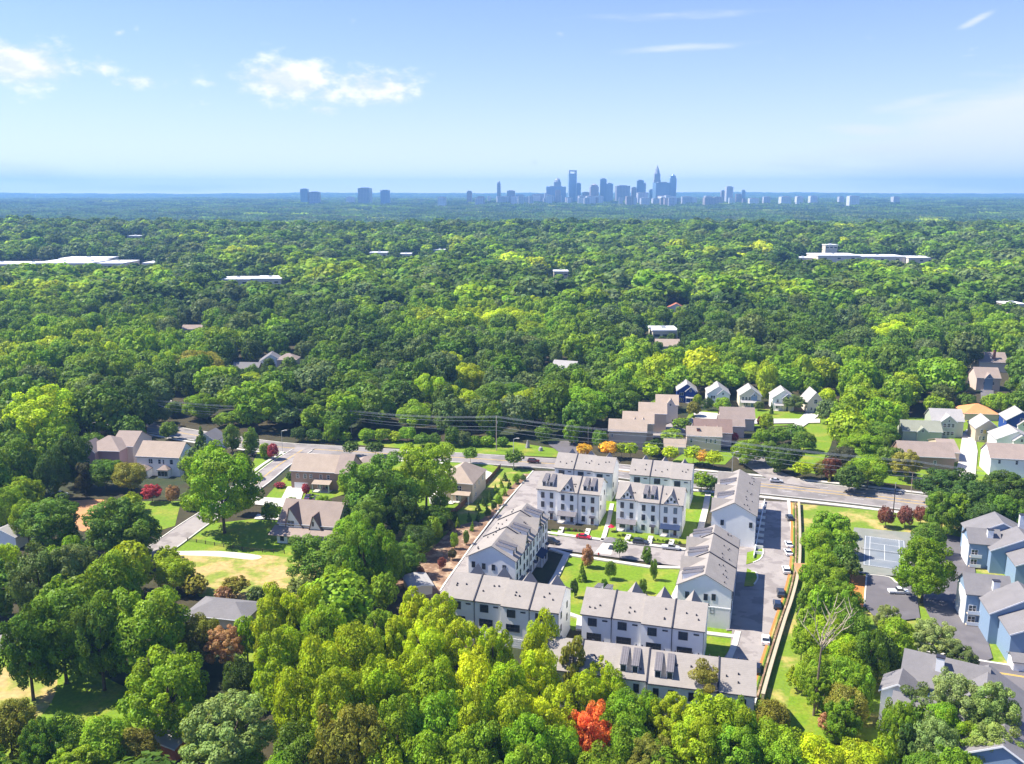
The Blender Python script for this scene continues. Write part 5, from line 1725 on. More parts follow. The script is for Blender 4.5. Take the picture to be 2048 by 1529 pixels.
TRUNK = {k: [trunk_mesh(i, k) for i in range(3)] for k in 'RDTWPCSB'}
COL = dict(d=(.050, .088, .014), m=(.088, .150, .015), b=(.140, .225, .012), y=(.205, .275, .010), Y=(.275, .345, .010), o=(.165, .17, .025), g=(.098, .140, .040),
           r=(.150, .055, .035), k=(.25, .045, .06), R=(.40, .125, .03), t=(.40, .27, .03), p=(.155, .205, .055), q=(.28, .16, .08), n=(.05, .05, .022))
TONE = dict(d='dark green', m='mid green', b='bright green', y='yellow-green', Y='vivid yellow-green', o='olive brown', g='grey-green', r='maroon leaved', k='crimson leaved', R='orange red',
            t='golden', p='pale green', q='pink brown', n='blackish green')
KIND = dict(R=('broadleaf_tree', 'round crowned tree'), D=('oak_tree', 'spreading tree'), T=('tulip_tree', 'tall upright tree'), W=('willow_tree', 'feathery tree'), P=('pine_tree', 'open crowned pine'),
            C=('conifer', 'cone shaped conifer'), S=('street_tree', 'neat ball shaped tree'), B=('shrub', 'shrub'))
R0 = random.Random(77)


class Tree:
    __slots__ = ('x', 'y', 'z', 'r', 'ch', 'H', 'k', 'c', 'lab', 'px', 'pt', 'pb', 'pw', 'hand', 'grp')


def mk(x, y, r, H, k, c, lab=None, hand=True, low=None):
    t = Tree()
    t.x, t.y, t.r, t.H, t.k, t.c, t.lab, t.hand = x, y, r, H, k, c, lab, hand
    t.z = float(hgt(x, y)) if y > 700 else 0.0
    bot = {'R': .06, 'D': .07, 'T': .05, 'W': .12, 'P': .25, 'C': .02, 'S': .3, 'B': 0.0}[k] if low is None else low
    t.ch = H * (1 - bot) / 2
    t.px, t.pt, d = proj(x, y, t.z + H)
    t.pb = proj(x, y, t.z)[1]
    t.pw = 2 * r * FOC / d
    return t


def T(px, ytop, w, H, k, c, lab=None, low=None):
    p = at(px, ytop + 2, H)
    d = proj(p.x, p.y, H)[2]
    r = w * d / FOC / 2
    return mk(p.x, p.y, r, H, k, c, lab, True, low)


def TB(px, ybase, w, H, k, c, lab=None, low=None):
    """placed by the foot of the trunk"""
    p = at(px, ybase)
    d = proj(p.x, p.y, H / 2)[2]
    return mk(p.x, p.y, w * d / FOC / 2, H, k, c, lab, True, low)


HAND = []
for a in [
    # big solitary oaks and their neighbours, left half
    (437, 888, 172, 29, 'D', 'b', 'huge spreading green oak standing alone on the lawn left of the steep gabled house', .1), (850, 880, 120, 26, 'D', 'b', None, .14), (758, 905, 140, 26, 'D', 'm', None, .1), (735, 990, 90, 17, 'D', 'm'), (805, 975, 84, 17, 'D', 'd'), (700, 1022, 80, 15, 'R', 'b'), (862, 1012, 76, 9, 'D', 'm'), (838, 1046, 70, 10, 'R', 'd'), (812, 1085, 70, 10, 'D', 'm'), (590, 1040, 0, 0, 'R', 'b'), (780, 1100, 70, 11, 'R', 'd'), (880, 985, 40, 6, 'R', 'b'), (540, 1000, 40, 8, 'R', 'm'), (480, 900, 50, 11, 'R', 'm'), (420, 880, 50, 12, 'R', 'd'),
    (640, 1063, 130, 15, 'D', 'm'), (725, 1040, 90, 22, 'D', 'b'), (768, 1050, 70, 20, 'R', 'b'), (672, 1134, 98, 13, 'R', 'b'), (766, 1140, 62, 12, 'R', 'b'), (690, 1085, 80, 15, 'R', 'm'),
    (600, 1150, 60, 8, 'W', 'p'), (205, 914, 76, 12, 'R', 'm'), (255, 920, 76, 12, 'R', 'o'), (385, 892, 56, 15, 'R', 'g'), (75, 775, 152, 27, 'D', 'Y'), (185, 752, 110, 25, 'D', 'g'), (245, 742, 110, 26, 'D', 'd'),
    (30, 873, 96, 22, 'R', 'm'), (8, 965, 70, 17, 'R', 'b'), (48, 992, 66, 15, 'R', 'b'), (140, 862, 72, 21, 'T', 'd'), (100, 890, 70, 20, 'R', 'd'), (165, 920, 44, 12, 'T', 'n'), (285, 780, 60, 20, 'R', 'd'),
    (95, 992, 128, 17, 'D', 'm'), (240, 998, 158, 19, 'D', 'm'), (70, 1092, 130, 21, 'D', 'g'), (140, 1088, 110, 20, 'D', 'g'), (222, 1095, 118, 20, 'R', 'b'), (112, 1170, 160, 23, 'D', 'm'), (45, 1215, 110, 21, 'D', 'm'),
    (8, 1078, 70, 16, 'R', 'y'), (190, 1190, 100, 22, 'D', 'm'), (272, 1168, 180, 22, 'D', 'b', 'big bright green lumpy tree left of the slate grey hipped roof'), (325, 1302, 178, 19, 'D', 'b'), (10, 1398, 108, 13, 'D', 'o'),
    (75, 1432, 90, 14, 'W', 'm'), (125, 1428, 90, 13, 'R', 'm'), (205, 1428, 120, 13, 'R', 'b'), (268, 1450, 90, 10, 'R', 'o'), (150, 1490, 130, 10, 'W', 'b'), (450, 1390, 205, 19, 'W', 'p', 'wide pale feathery tree at the bottom left'),
    (395, 1232, 90, 12, 'D', 'o'), (446, 1250, 80, 11, 'W', 'q'), (490, 1228, 56, 12, 'R', 'b'), (340, 1215, 40, 10, 'R', 'm'), (474, 1315, 70, 11, 'R', 'd'), (470, 1498, 120, 10, 'R', 'b'), (598, 1445, 130, 16, 'R', 'd'), (330, 1090, 56, 8, 'W', 'y'), (345, 1110, 80, 10, 'R', 'y'),
    (385, 1145, 60, 6, 'B', 'o'), (470, 1150, 60, 6, 'W', 'o'), (510, 1170, 40, 5, 'B', 'g'), (445, 1170, 40, 5, 'B', 'q'),
    # foreground sea of yellow green trees
    (548, 1172, 110, 21, 'D', 'y'), (600, 1165, 100, 22, 'D', 'y'), (650, 1195, 96, 21, 'R', 'b'), (565, 1255, 130, 21, 'D', 'b'), (640, 1262, 120, 22, 'R', 'b'), (716, 1235, 120, 20, 'R', 'b'), (760, 1215, 96, 18, 'W', 'm'),
    (590, 1330, 110, 20, 'R', 'y'), (680, 1335, 130, 22, 'D', 'b'), (746, 1320, 120, 22, 'D', 'y'), (825, 1172, 60, 15, 'T', 'Y'), (876, 1190, 96, 16, 'D', 'Y'), (796, 1226, 88, 18, 'W', 'y'), (850, 1240, 100, 20, 'D', 'Y'),
    (922, 1232, 104, 20, 'W', 'Y'), (986, 1240, 90, 19, 'W', 'Y'), (1082, 1216, 84, 20, 'T', 'Y'), (800, 1300, 120, 21, 'D', 'y'), (868, 1310, 120, 21, 'R', 'b'), (945, 1298, 110, 20, 'R', 'Y'), (1015, 1306, 104, 20, 'R', 'y'),
    (1078, 1290, 96, 19, 'D', 'Y'), (1146, 1238, 62, 21, 'P', 'o', 'slender open pine between the two southern townhouse rows'), (700, 1405, 150, 22, 'D', 'o'), (790, 1395, 110, 20, 'D', 'b'), (870, 1382, 120, 20, 'D', 'b'),
    (940, 1376, 116, 20, 'D', 'y'), (1020, 1376, 120, 19, 'R', 'y'), (1100, 1372, 116, 18, 'D', 'Y'), (1170, 1340, 90, 15, 'D', 'y'), (1200, 1308, 60, 14, 'W', 'y'), (1226, 1330, 70, 14, 'R', 'y'), (760, 1478, 120, 17, 'R', 'y'),
    (860, 1452, 120, 18, 'R', 'm'), (945, 1446, 130, 18, 'D', 'm'), (1050, 1422, 120, 18, 'D', 'b'), (1120, 1440, 100, 16, 'R', 'm'), (1183, 1405, 92, 15, 'D', 'R', 'orange red autumn tree at the bottom centre'), (1215, 1440, 50, 10, 'R', 'R'),
    (1250, 1372, 110, 15, 'R', 'm'), (1296, 1372, 66, 13, 'R', 'm'), (1262, 1430, 110, 14, 'R', 'b'), (1345, 1384, 96, 14, 'W', 'y'), (1310, 1470, 120, 13, 'W', 'o'), (1410, 1308, 80, 17, 'P', 'o'), (1482, 1340, 66, 13, 'P', 'o'),
    (1440, 1382, 130, 16, 'D', 'y'), (1486, 1400, 90, 15, 'D', 'b'), (1400, 1432, 130, 15, 'D', 'b'), (1480, 1452, 120, 14, 'D', 'm'), (1548, 1392, 72, 11, 'R', 'o'), (1555, 1440, 120, 13, 'R', 'm'), (1640, 1470, 120, 12, 'R', 'Y'),
    (1720, 1478, 120, 11, 'R', 'Y'), (1570, 1490, 120, 12, 'W', 'm'), (1330, 1500, 130, 12, 'D', 'b'), (1200, 1495, 120, 13, 'R', 'm'), (1060, 1490, 130, 16, 'D', 'm'), (900, 1500, 130, 16, 'D', 'b'), (560, 1500, 120, 14, 'R', 'm'),
    # right hand grove between alley and tennis court
    (1624, 1066, 36, 7, 'R', 'b'), (1620, 1122, 40, 8, 'R', 'b'), (1616, 1172, 44, 9, 'D', 'm'), (1606, 1262, 50, 8, 'W', 'b'), (1640, 1345, 64, 9, 'W', 'b'), (1596, 1330, 46, 6, 'W', 'y'), (1690, 1395, 70, 10, 'D', 'b'), (1650, 1020, 52, 8, 'T', 'b'), (1682, 1026, 50, 8, 'T', 'b'), (1640, 1050, 70, 10, 'R', 'b'), (1690, 1056, 60, 9, 'R', 'b'), (1645, 1090, 72, 11, 'R', 'b'), (1690, 1085, 60, 10, 'R', 'm'), (1706, 1110, 40, 8, 'W', 'g'),
    (1660, 1125, 80, 12, 'D', 'b'), (1645, 1165, 60, 12, 'R', 'b'), (1692, 1165, 76, 12, 'D', 'b'), (1620, 1205, 50, 9, 'R', 'b'), (1700, 1210, 90, 13, 'R', 'm'), (1655, 1230, 90, 12, 'R', 'y'), (1710, 1262, 90, 13, 'R', 'y'),
    (1605, 1240, 40, 8, 'R', 'b'), (1630, 1300, 70, 12, 'R', 'b'), (1685, 1305, 80, 12, 'R', 'b'), (1720, 1330, 70, 13, 'D', 'b'), (1745, 1255, 80, 15, 'T', 'm'), (1700, 1365, 84, 11, 'R', 'o'), (1665, 1420, 60, 6, 'W', 'q'),
    (1862, 1040, 70, 11, 'R', 'm'), (1856, 1075, 116, 18, 'D', 'b', 'big bright green tree between the tennis court and the dark drive'), (1780, 1208, 66, 10, 'W', 'p'), (1800, 1230, 84, 12, 'R', 'b'), (1870, 1238, 110, 12, 'W', 'p'),
    (1925, 1288, 70, 9, 'W', 'g'), (1775, 1265, 60, 12, 'R', 'd'), (1840, 1355, 80, 15, 'P', 'g'), (1920, 1342, 96, 18, 'D', 'p', None, .4), (1995, 1366, 96, 18, 'D', 'p', None, .4), (1890, 1400, 80, 14, 'R', 'b', None, .4), (2030, 1480, 120, 10, 'W', 'g'),
    (1870, 1430, 96, 14, 'D', 'p'), (1800, 1395, 66, 15, 'D', 'b'), (1990, 1440, 96, 14, 'D', 'p', None, .25), (1915, 1490, 110, 11, 'D', 'b'), (1850, 1500, 90, 10, 'R', 'm'), (1775, 1470, 60, 11, 'R', 'y'), (1950, 1450, 96, 12, 'D', 'b'), (1740, 1500, 90, 9, 'R', 'Y'), (1830, 1400, 60, 13, 'D', 'm'), (1820, 1440, 60, 12, 'T', 'd'),
    (1906, 936, 120, 15, 'D', 'd'), (1955, 955, 96, 15, 'D', 'd'), (2022, 945, 112, 15, 'D', 'd'), (1890, 985, 76, 14, 'D', 'm'), (1922, 985, 56, 12, 'T', 'b'), (2010, 985, 90, 14, 'D', 'm'), (1975, 1000, 80, 12, 'D', 'd'),
    (1700, 833, 84, 12, 'R', 'b'), (1756, 838, 80, 12, 'R', 'm'), (1725, 862, 90, 13, 'D', 'b'), (1690, 888, 70, 12, 'R', 'n'), (1740, 905, 86, 13, 'R', 'b'), (1782, 890, 56, 11, 'R', 'm'), (1664, 912, 46, 9, 'R', 'r'),
    (1646, 916, 36, 8, 'R', 'o'), (1702, 925, 60, 11, 'R', 'd'), (1815, 898, 64, 12, 'W', 'o'), (1607, 921, 46, 7, 'S', 'y'), (1497, 875, 72, 11, 'R', 'b'), (1555, 850, 56, 9, 'R', 'm'), (1590, 846, 56, 9, 'R', 'm'),
    (1540, 880, 50, 9, 'R', 'm'), (1580, 885, 56, 9, 'R', 'd'), (1610, 860, 50, 9, 'R', 'm'), (1525, 855, 40, 8, 'R', 'b'), (1560, 900, 50, 9, 'R', 'd'),
    (1590, 787, 46, 9, 'W', 'g'), (1660, 795, 50, 12, 'R', 'g'), (1518, 800, 22, 5, 'R', 'g'), (1544, 799, 10, 7, 'C', 'd'), (1388, 800, 30, 8, 'R', 'o'), (1396, 786, 20, 7, 'R', 'y'), (1417, 792, 24, 7, 'R', 'd'),
    (1447, 792, 36, 8, 'R', 'b'), (1344, 856, 48, 8, 'S', 'b'), (1364, 833, 44, 8, 'S', 'm'), (1308, 876, 44, 7, 'R', 'd'), (1523, 830, 20, 5, 'R', 'r'), (1470, 862, 16, 5, 'R', 'k'),
    (1143, 838, 38, 11, 'T', 'b'), (1172, 770, 110, 19, 'D', 'b'), (1240, 765, 90, 17, 'D', 'm'), (1275, 745, 70, 16, 'R', 'b'), (1100, 770, 100, 18, 'D', 'b'), (1050, 775, 90, 17, 'R', 'y'), (1030, 760, 80, 17, 'R', 'm'),
    (895, 700, 84, 19, 'T', 'Y'), (935, 722, 80, 19, 'T', 'Y'), (860, 745, 70, 18, 'T', 'y'), (915, 770, 90, 18, 'T', 'y'), (985, 760, 80, 17, 'R', 'm'), (1010, 612, 112, 23, 'T', 'Y'), (1060, 640, 80, 20, 'T', 'y'),
    (310, 624, 74, 22, 'R', 'b'), (1790, 640, 92, 22, 'D', 'Y'), (1090, 574, 52, 18, 'R', 't'), (850, 532, 60, 19, 'R', 'y'), (395, 700, 104, 18, 'R', 'o'), (425, 614, 52, 20, 'T', 'b'), (340, 700, 80, 19, 'R', 'b'),
    (430, 725, 80, 18, 'R', 'y'), (500, 740, 70, 15, 'R', 'y'), (550, 770, 100, 16, 'W', 'g'), (660, 680, 70, 16, 'R', 'b'), (790, 585, 70, 19, 'R', 'b'), (1175, 574, 38, 16, 'R', 'Y'), (1200, 628, 60, 16, 'R', 'Y'),
    (400, 785, 72, 13, 'T', 'b'), (345, 800, 40, 8, 'R', 'm'), (322, 812, 40, 8, 'R', 'g'), (450, 822, 50, 7, 'R', 'b'), (480, 815, 50, 8, 'R', 'b'),
    (640, 770, 90, 17, 'W', 'm'), (720, 740, 90, 17, 'R', 'm'), (590, 780, 80, 16, 'D', 'd'), (760, 730, 80, 17, 'R', 'd'), (830, 800, 80, 14, 'R', 'b'),
]:
    if not a[2]:
        continue
    lab = a[6] if len(a) > 6 else None
    lo = a[7] if len(a) > 7 else None
    cc = a[5]
    if a[1] > 1150 and 520 < a[0] < 1600:          # the foreground wood takes yellower, brighter greens
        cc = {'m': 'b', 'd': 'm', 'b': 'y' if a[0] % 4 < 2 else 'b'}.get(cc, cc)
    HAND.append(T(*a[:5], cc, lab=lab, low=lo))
for a in [
    (338, 880, 36, 8.5, 'R', 'm'), (404, 905, 32, 11, 'C', 'm'), (465, 905, 40, 12.5, 'T', 'm'), (503, 912, 38, 12, 'T', 'm'), (530, 918, 22, 7, 'T', 'b'), (547, 920, 26, 7, 'R', 'k'), (702, 914, 38, 6.6, 'S', 'd'), (751, 914, 40, 6.4, 'S', 'd'),
    (941, 929, 34, 7.2, 'S', 'm'), (1028, 938, 42, 8, 'S', 'm'), (665, 886, 34, 10, 'T', 'b'), (305, 1006, 42, 7, 'W', 'k'), (346, 1008, 32, 7, 'R', 'q'), (690, 990, 36, 8, 'T', 'y'), (1770, 1056, 34, 7.5, 'R', 'r'),
    (1809, 1056, 34, 7.5, 'R', 'r'), (1840, 1050, 30, 6.6, 'R', 'r'), (1166, 1206, 0, 0, 'S', 'm'),
    (1168, 880 + 40, 38, 7, 'S', 't'), (1217, 918, 42, 7.5, 'S', 't'), (1243, 918, 30, 7, 'S', 'y'), (1261, 920, 36, 7.4, 'S', 'y'), (1301, 922, 38, 7, 'S', 'Y'), (1340, 926, 40, 7, 'S', 'Y'), (1386, 930, 42, 8, 'S', 'Y'), (1404, 934, 30, 7, 'S', 't'), (1426, 938, 40, 7.4, 'S', 'Y'),
    (1402, 985, 46, 8, 'W', 'b'), (1420, 988, 34, 7, 'W', 'm'),
    (1239, 1119, 34, 6.4, 'S', 'm'), (1293, 1128, 24, 5.6, 'T', 'm'), (1175, 1136, 26, 7, 'T', 'q'), (1164, 1163, 20, 5.8, 'C', 'm'), (1220, 1160, 24, 5.8, 'R', 'm'), (1307, 1161, 17, 6.6, 'T', 'm'), (1149, 1196, 18, 5.6, 'R', 'd'),
    (1286, 1186, 18, 4.2, 'T', 'm'), (1208, 1186, 18, 4.2, 'T', 'm'),
]:
    if a[2]:
        HAND.append(TB(*a))
GT2 = 'young conifers in the planted strip beside the brown fence'
for (x, y) in ((1010, 962), (1002, 975), (991, 986), (980, 999), (967, 1012), (956, 1022), (938, 1043), (957, 1043), (980, 1004), (967, 1012), (974, 1027), (945, 1062), (915, 1056), (998, 1000), (1019, 977), (1009, 992)):
    if not any(abs(x - h.px) < 5 and abs(y - h.pb) < 5 for h in HAND):
        HAND.append(TB(x, y, 12.5, 3.4, 'C', 'd' if (x + y) % 3 else 'b'))
for a in [(909, 1098, 18, 5.5, 'T', 'b'), (933, 1090, 13, 5, 'T', 'm'), (884, 1140, 18, 4, 'R', 'r'), (842, 1160, 20, 4, 'R', 'r'), (905, 1120, 18, 3.6, 'R', 'n'), (897, 1068, 24, 5, 'R', 'n'), (1032, 968, 16, 4, 'T', 'b'), (998, 1012, 16, 4, 'T', 'b'),
          (1046, 964, 14, 3, 'R', 'g'), (988, 1022, 14, 3.4, 'R', 'd'), (976, 1036, 14, 3.4, 'R', 'd'), (835, 1118, 44, 8.5, 'R', 'b'), (865, 1088, 44, 9, 'R', 'b'), (888, 1052, 34, 6, 'R', 'b'), (858, 1050, 36, 5.5, 'R', 'b'),
          (905, 1048, 26, 4.4, 'R', 'd'), (800, 1120, 50, 5, 'B', 'd'), (780, 1150, 50, 6, 'R', 'd'), (820, 1160, 30, 5, 'R', 'd'), (1658, 965, 8, 4, 'C', 'o'), (580, 960, 20, 3, 'B', 'd'), (560, 975, 26, 2, 'B', 'k'), (612, 990, 18, 4.6, 'B', 'k')]:
    HAND.append(TB(*a))
# street side bushes under the wires
for x, w_, h_, c in ((735, 40, 6, 'b'), (765, 40, 6, 'b'), (790, 34, 5, 'y'), (815, 36, 7, 'b'), (845, 36, 6, 'm'), (870, 30, 6, 'm'), (905, 36, 9, 'm'), (925, 36, 7, 'g'), (950, 30, 5, 'm'), (975, 30, 5, 'b'), (1005, 28, 4.5, 'm'), (655, 30, 5, 'm'),
                     (690, 30, 5, 'b'), (630, 36, 6, 'd'), (600, 36, 7, 'd')):
    HAND.append(TB(x, 893 if x > 820 else 884, w_, h_, 'R' if h_ > 5 else 'B', c))

# ---- footprints to keep free, taken from what has been built
OPEN = []
BL = []
RECT = []
for o in list(S.objects):
    if o.parent is None and o.type == 'MESH' and o.get('kind') == 'structure' and not o.name.startswith(('ground',)):
        v = [tuple(o.matrix_world @ x.co)[:2] for x in o.data.vertices]
        if len(o.data.polygons) == 1:
            OPEN.append(np.array(v))
        elif o.name.startswith(('main_road', 'side_street', 'street')):
            for p in o.data.polygons:
                OPEN.append(np.array([v[i] for i in p.vertices]))
bpy.context.view_layer.update()
for o in list(S.objects):
    if o.parent is None and o.get('category') in ('house', 'townhouses', 'apartment building', 'garage', 'trailer', 'school', 'building', 'shop', 'shed') and o.children:
        P = [o.matrix_world @ (c.matrix_basis @ Vector(b)) for c in o.children if c.type == 'MESH' for b in c.bound_box]
        xs, ys_, zs = [p.x for p in P], [p.y for p in P], [p.z for p in P]
        BL.append((min(xs), max(xs), min(ys_), max(ys_)))
        q = [proj(*p) for p in P]
        RECT.append((min(a[0] for a in q), min(a[1] for a in q), max(a[0] for a in q), max(a[1] for a in q), min(ys_), o.get('group') == GW or o.get('category') in ('school', 'building', 'shop')))
CLEAR = [(500, 900, 610, 985), (870, 893, 1120, 945), (1500, 930, 1850, 1035), (0, 1290, 190, 1480), (355, 1098, 575, 1185), (895, 940, 1066, 1130), (800, 1130, 900, 1180), (500, 1310, 545, 1390), (1590, 1260, 1640, 1420),
         (1380, 830, 1500, 862), (1590, 840, 1650, 905), (290, 845, 400, 885), (400, 1050, 520, 1100), (290, 1008, 352, 1050), (145, 1000, 205, 1040), (1570, 1000, 1612, 1400), (1700, 1050, 1830, 1230), (1880, 1070, 1975, 1330),
         (1400, 920, 1660, 1000), (1085, 885, 1150, 910), (700, 1040, 850, 1130), (1920, 840, 2048, 1000), (610, 880, 900, 925)]

OPEN.append(np.array(G((1050, 935), (1420, 965), (1600, 1000), (1600, 1120), (1500, 1410), (1100, 1400), (1090, 1300), (880, 1200), (950, 1080))))


def inpoly(P, x, y):
    x0, y0 = P[:, 0], P[:, 1]
    if x < x0.min() or x > x0.max() or y < y0.min() or y > y0.max():
        return False
    x1, y1 = np.roll(x0, -1), np.roll(y0, -1)
    c = ((y0 > y) != (y1 > y)) & (x < (x1 - x0) * (y - y0) / (y1 - y0 + 1e-12) + x0)
    return bool(c.sum() % 2)


def blocked(t):
    m = t.r * .55
    for (x0, x1, y0, y1) in BL:
        if x0 - m < t.x < x1 + m and y0 - m < t.y < y1 + m:
            return True
    L, R_, top, bot = t.px - t.pw * .46, t.px + t.pw * .46, t.pt + 2, t.pb
    for (x0, y0, x1, y1, wy, soft) in RECT:
        if t.y < wy + 2:
            if soft:
                k = .26
                y1 = y0 + (y1 - y0) * k
            if R_ > x0 and L < x1 and bot > y0 and top < y1:
                return True
    for (x0, y0, x1, y1) in CLEAR:
        if t.pb > y0 + 2 and R_ > x0 and L < x1 and top < y1:
            return True
    for P in OPEN:
        for dx, dy in ((0, 0), (m, 0), (-m, 0), (0, m), (0, -m)):
            if inpoly(P, t.x + dx, t.y + dy):
                return True
    return False


def wood_col(x, y, rn):
    v = 1.25 * sin(x / 52 + y / 83) + 1.25 * sin(y / 57 - x / 97 + 1.7) + rn.gauss(0, .75)
    if v > 2.2:
        return 'y' if rn.random() < .85 else 'Y'
    if v > .95:
        return 'b'
    if v > -.5:
        return rn.choice('mmmbg')
    return rn.choice('ddmmg')


def far_col(x, y, rn):
    """distance put into crown colour: darker, fewer yellows, so the haze shows blue"""
    if rn.random() < min(.85, max(0, (y - 650) / 1500)):
        return COL[rn.choice('ddmmg')]
    return COL[wood_col(x, y, rn)]


AUTO = []
grid = {}


def gput(t):
    grid.setdefault((int(t.x // 20), int(t.y // 20)), []).append(t)


def clash(x, y, r, f):
    i, j = int(x // 20), int(y // 20)
    for a in range(i - 1, i + 2):
        for b in range(j - 1, j + 2):
            for t in grid.get((a, b), ()):
                if math.hypot(t.x - x, t.y - y) < f * (t.r + r):
                    return True
    return False


for t in HAND:
    gput(t)
ra = random.Random(4)
cands = []
yy = 88.0
while yy < 760:
    st = 6.0
    hwid = yy * .62 + 35
    xx = -hwid
    while xx < hwid:
        cands.append((xx + ra.uniform(-3, 3), yy + ra.uniform(-3, 3)))
        xx += st
    yy += st
ra.shuffle(cands)
for x, y in cands:
    k = ra.choices('RDTWP', (46, 26, 16, 8, 2))[0]
    H = max(10, ra.gauss(19.5, 3.4))
    r = H * ra.uniform(.38, .54) * (.72 if k == 'T' else 1.0)
    if y < 150:
        H = min(H, 16)
    if clash(x, y, r, .74):
        continue
    t = mk(x, y, r, H, k, wood_col(x, y, ra), None, False)
    if blocked(t):
        # try a smaller one
        t = mk(x, y, r * .5, H * .5, 'R', wood_col(x, y, ra), None, False)
        if clash(x, y, r * .5, .5) or blocked(t):
            continue
    AUTO.append(t)
    gput(t)

# trees that never enter the frame are left out
vis = lambda t: -40 < t.px + t.pw / 2 and t.px - t.pw / 2 < W_ + 40 and t.pt < H_ + 30
AUTO = [t for t in AUTO if vis(t)]
AUTO.sort(key=lambda t: -t.pw * (t.pb - t.pt))
nh = sum(1 for t in HAND if t.k != 'B')
BIG = AUTO[:max(0, 300 - nh)]
REST = AUTO[max(0, 300 - nh):]
print('hand', len(HAND), 'auto', len(AUTO), 'individual', len(BIG), 'rest', len(REST))

# ---- labels that single each tree out: tone, form and the landmark it stands by
LM = [(437, 1070, 'the huge lone oak'), (616, 1082, 'the steep gabled white house'), (633, 980, 'the large mauve tan house'), (912, 1004, 'the tan house with the balcony'), (205, 938, 'the mauve brick house'),
      (318, 952, 'the white house with sun rooms'), (428, 1232, 'the slate grey hipped roof'), (460, 1150, 'the dry field'), (90, 1380, 'the bottom left lawn'), (322, 1512, 'the grey tin roofed shed'), (993, 902, 'the tall wooden pole'),
      (703, 868, 'the left wooden pole'), (1125, 755, 'the white house in the clearing'), (555, 740, 'the houses glimpsed in the left wood'), (1254, 898, 'the stepped tan houses'), (1425, 893, 'the brown roofed houses'),
      (1373, 806, 'the royal blue house'), (1500, 816, 'the tan narrow house'), (1630, 826, 'the steep cream house'), (1852, 940, 'the long low house'), (1893, 875, 'the sage house'), (1975, 782, 'the arched dormer house'),
      (1770, 1110, 'the tennis court'), (1650, 1150, 'the alley wall grove'), (1936, 1138, 'the upper condominium'), (1958, 1306, 'the middle condominium'), (1800, 1470, 'the lower condominium'), (1603, 1300, 'the beige block wall'),
      (1000, 1270, 'the left southern townhouse row'), (1300, 1400, 'the nearest townhouse row'), (1183, 1500, 'the orange red tree'), (830, 1192, 'the site trailer'), (870, 1080, 'the brown board fence'), (1230, 1150, 'the green'),
      (150, 555, 'the left school'), (1730, 545, 'the right school'), (500, 590, 'the white shopping roof'), (1010, 700, 'the vivid yellow-green tulip tree'), (1790, 700, 'the huge yellow-green tree of the right wood'), (1335, 705, 'the pale roof above the blue house'),
      (600, 1400, 'the yellow-green lawn gap'), (850, 1450, 'the bottom centre trees'), (1090, 620, 'the golden tree in the far wood'), (720, 1000, 'the mauve roofed garage'), (300, 640, 'the bright round tree of the left wood'), (380, 668, 'the small roof in the left wood')]
ORD = ['closest', 'second closest', 'third closest', 'fourth closest', 'fifth closest', 'sixth closest', 'seventh closest', 'eighth closest', 'ninth closest', 'tenth closest', 'eleventh closest', 'twelfth closest']
buckets = {}
IND = HAND + BIG
for t in IND:
    if t.lab:
        t.grp = None
        continue
    d, l = min((math.hypot((t.px - a), (t.pb - b) * 1.6), (a, b, n)) for a, b, n in LM)
    dx, dy = t.px - l[0], (t.pb - l[1]) * 1.6
    rel = ('left of' if dx < 0 else 'right of') if abs(dx) > abs(dy) else ('beyond' if dy < 0 else 'on the near side of')
    buckets.setdefault((t.c, t.k, rel, l[2]), []).append((d, t))
    t.grp = 'trees around ' + l[2]
for (c, k, rel, l), lst in buckets.items():
    lst.sort(key=lambda a: a[0])
    for i, (d, t) in enumerate(lst):
        form = KIND[k][1] if not (k == 'S' and t.pw > 60) else 'round tree'
        s = f'{TONE[c]} {form} {rel} {l}'
        s = s.replace('the houses glimpsed in the left wood', 'the left wood houses').replace('the pale roof above the blue house', 'the pale wood roof').replace('the small roof in the left wood', 'the small wood roof')
        s = s.replace('the bright round tree of the left wood', 'the bright round wood tree').replace('the vivid yellow-green tulip tree', 'the vivid tulip tree').replace('the golden tree in the far wood', 'the golden wood tree')
        s = s.replace('the huge yellow-green tree of the right wood', 'the huge yellow-green right wood tree')
        if len(lst) > 1:
            s = (ORD[i] if i < len(ORD) else 'outlying') + ' ' + s
        t.lab = ' '.join(s.split()[:16])

rt = random.Random(9)


def jit(c, rn, a=.16):
    v = 1 + rn.uniform(-a, a)
    return (c[0] * v * (1 + rn.uniform(-.09, .09)), c[1] * v, c[2] * v * (1 + rn.uniform(-.2, .2)), 1)


def plant(t):
    pool = NEAR if t.pw > 62 else MID
    r_ = thing(KIND[t.k][0], t.lab, 'shrub' if t.k == 'B' else 'tree', (t.x, t.y, t.z), rt.uniform(0, 6.28), t.grp)
    ms = pool[t.k]
    c = link('crown', ms[rt.randrange(len(ms))], r_, (0, 0, t.H - t.ch))
    c.scale = (t.r * rt.uniform(.94, 1.1), t.r * rt.uniform(.94, 1.1), t.ch)
    c.color = jit(COL[t.c], rt)
    if t.k != 'B':
        h = t.H - t.ch * .55
        k = link('trunk', TRUNK[t.k][rt.randrange(3)], r_, (0, 0, 0))
        k.scale = (h * .9, h * .9, h) if t.k != 'S' else (h * .6, h * .6, h)


for t in IND:
    plant(t)


# ---- instanced woodland beyond the individual trees
def protos(prefix, meshes):
    col = bpy.data.collections.new(prefix)
    for i, me in enumerate(meshes):
        m2 = me.copy()
        m2.materials.clear()
        m2.materials.append(LEAFI)
        col.objects.link(bpy.data.objects.new('%s_%02d' % (prefix, i), m2))
    return col


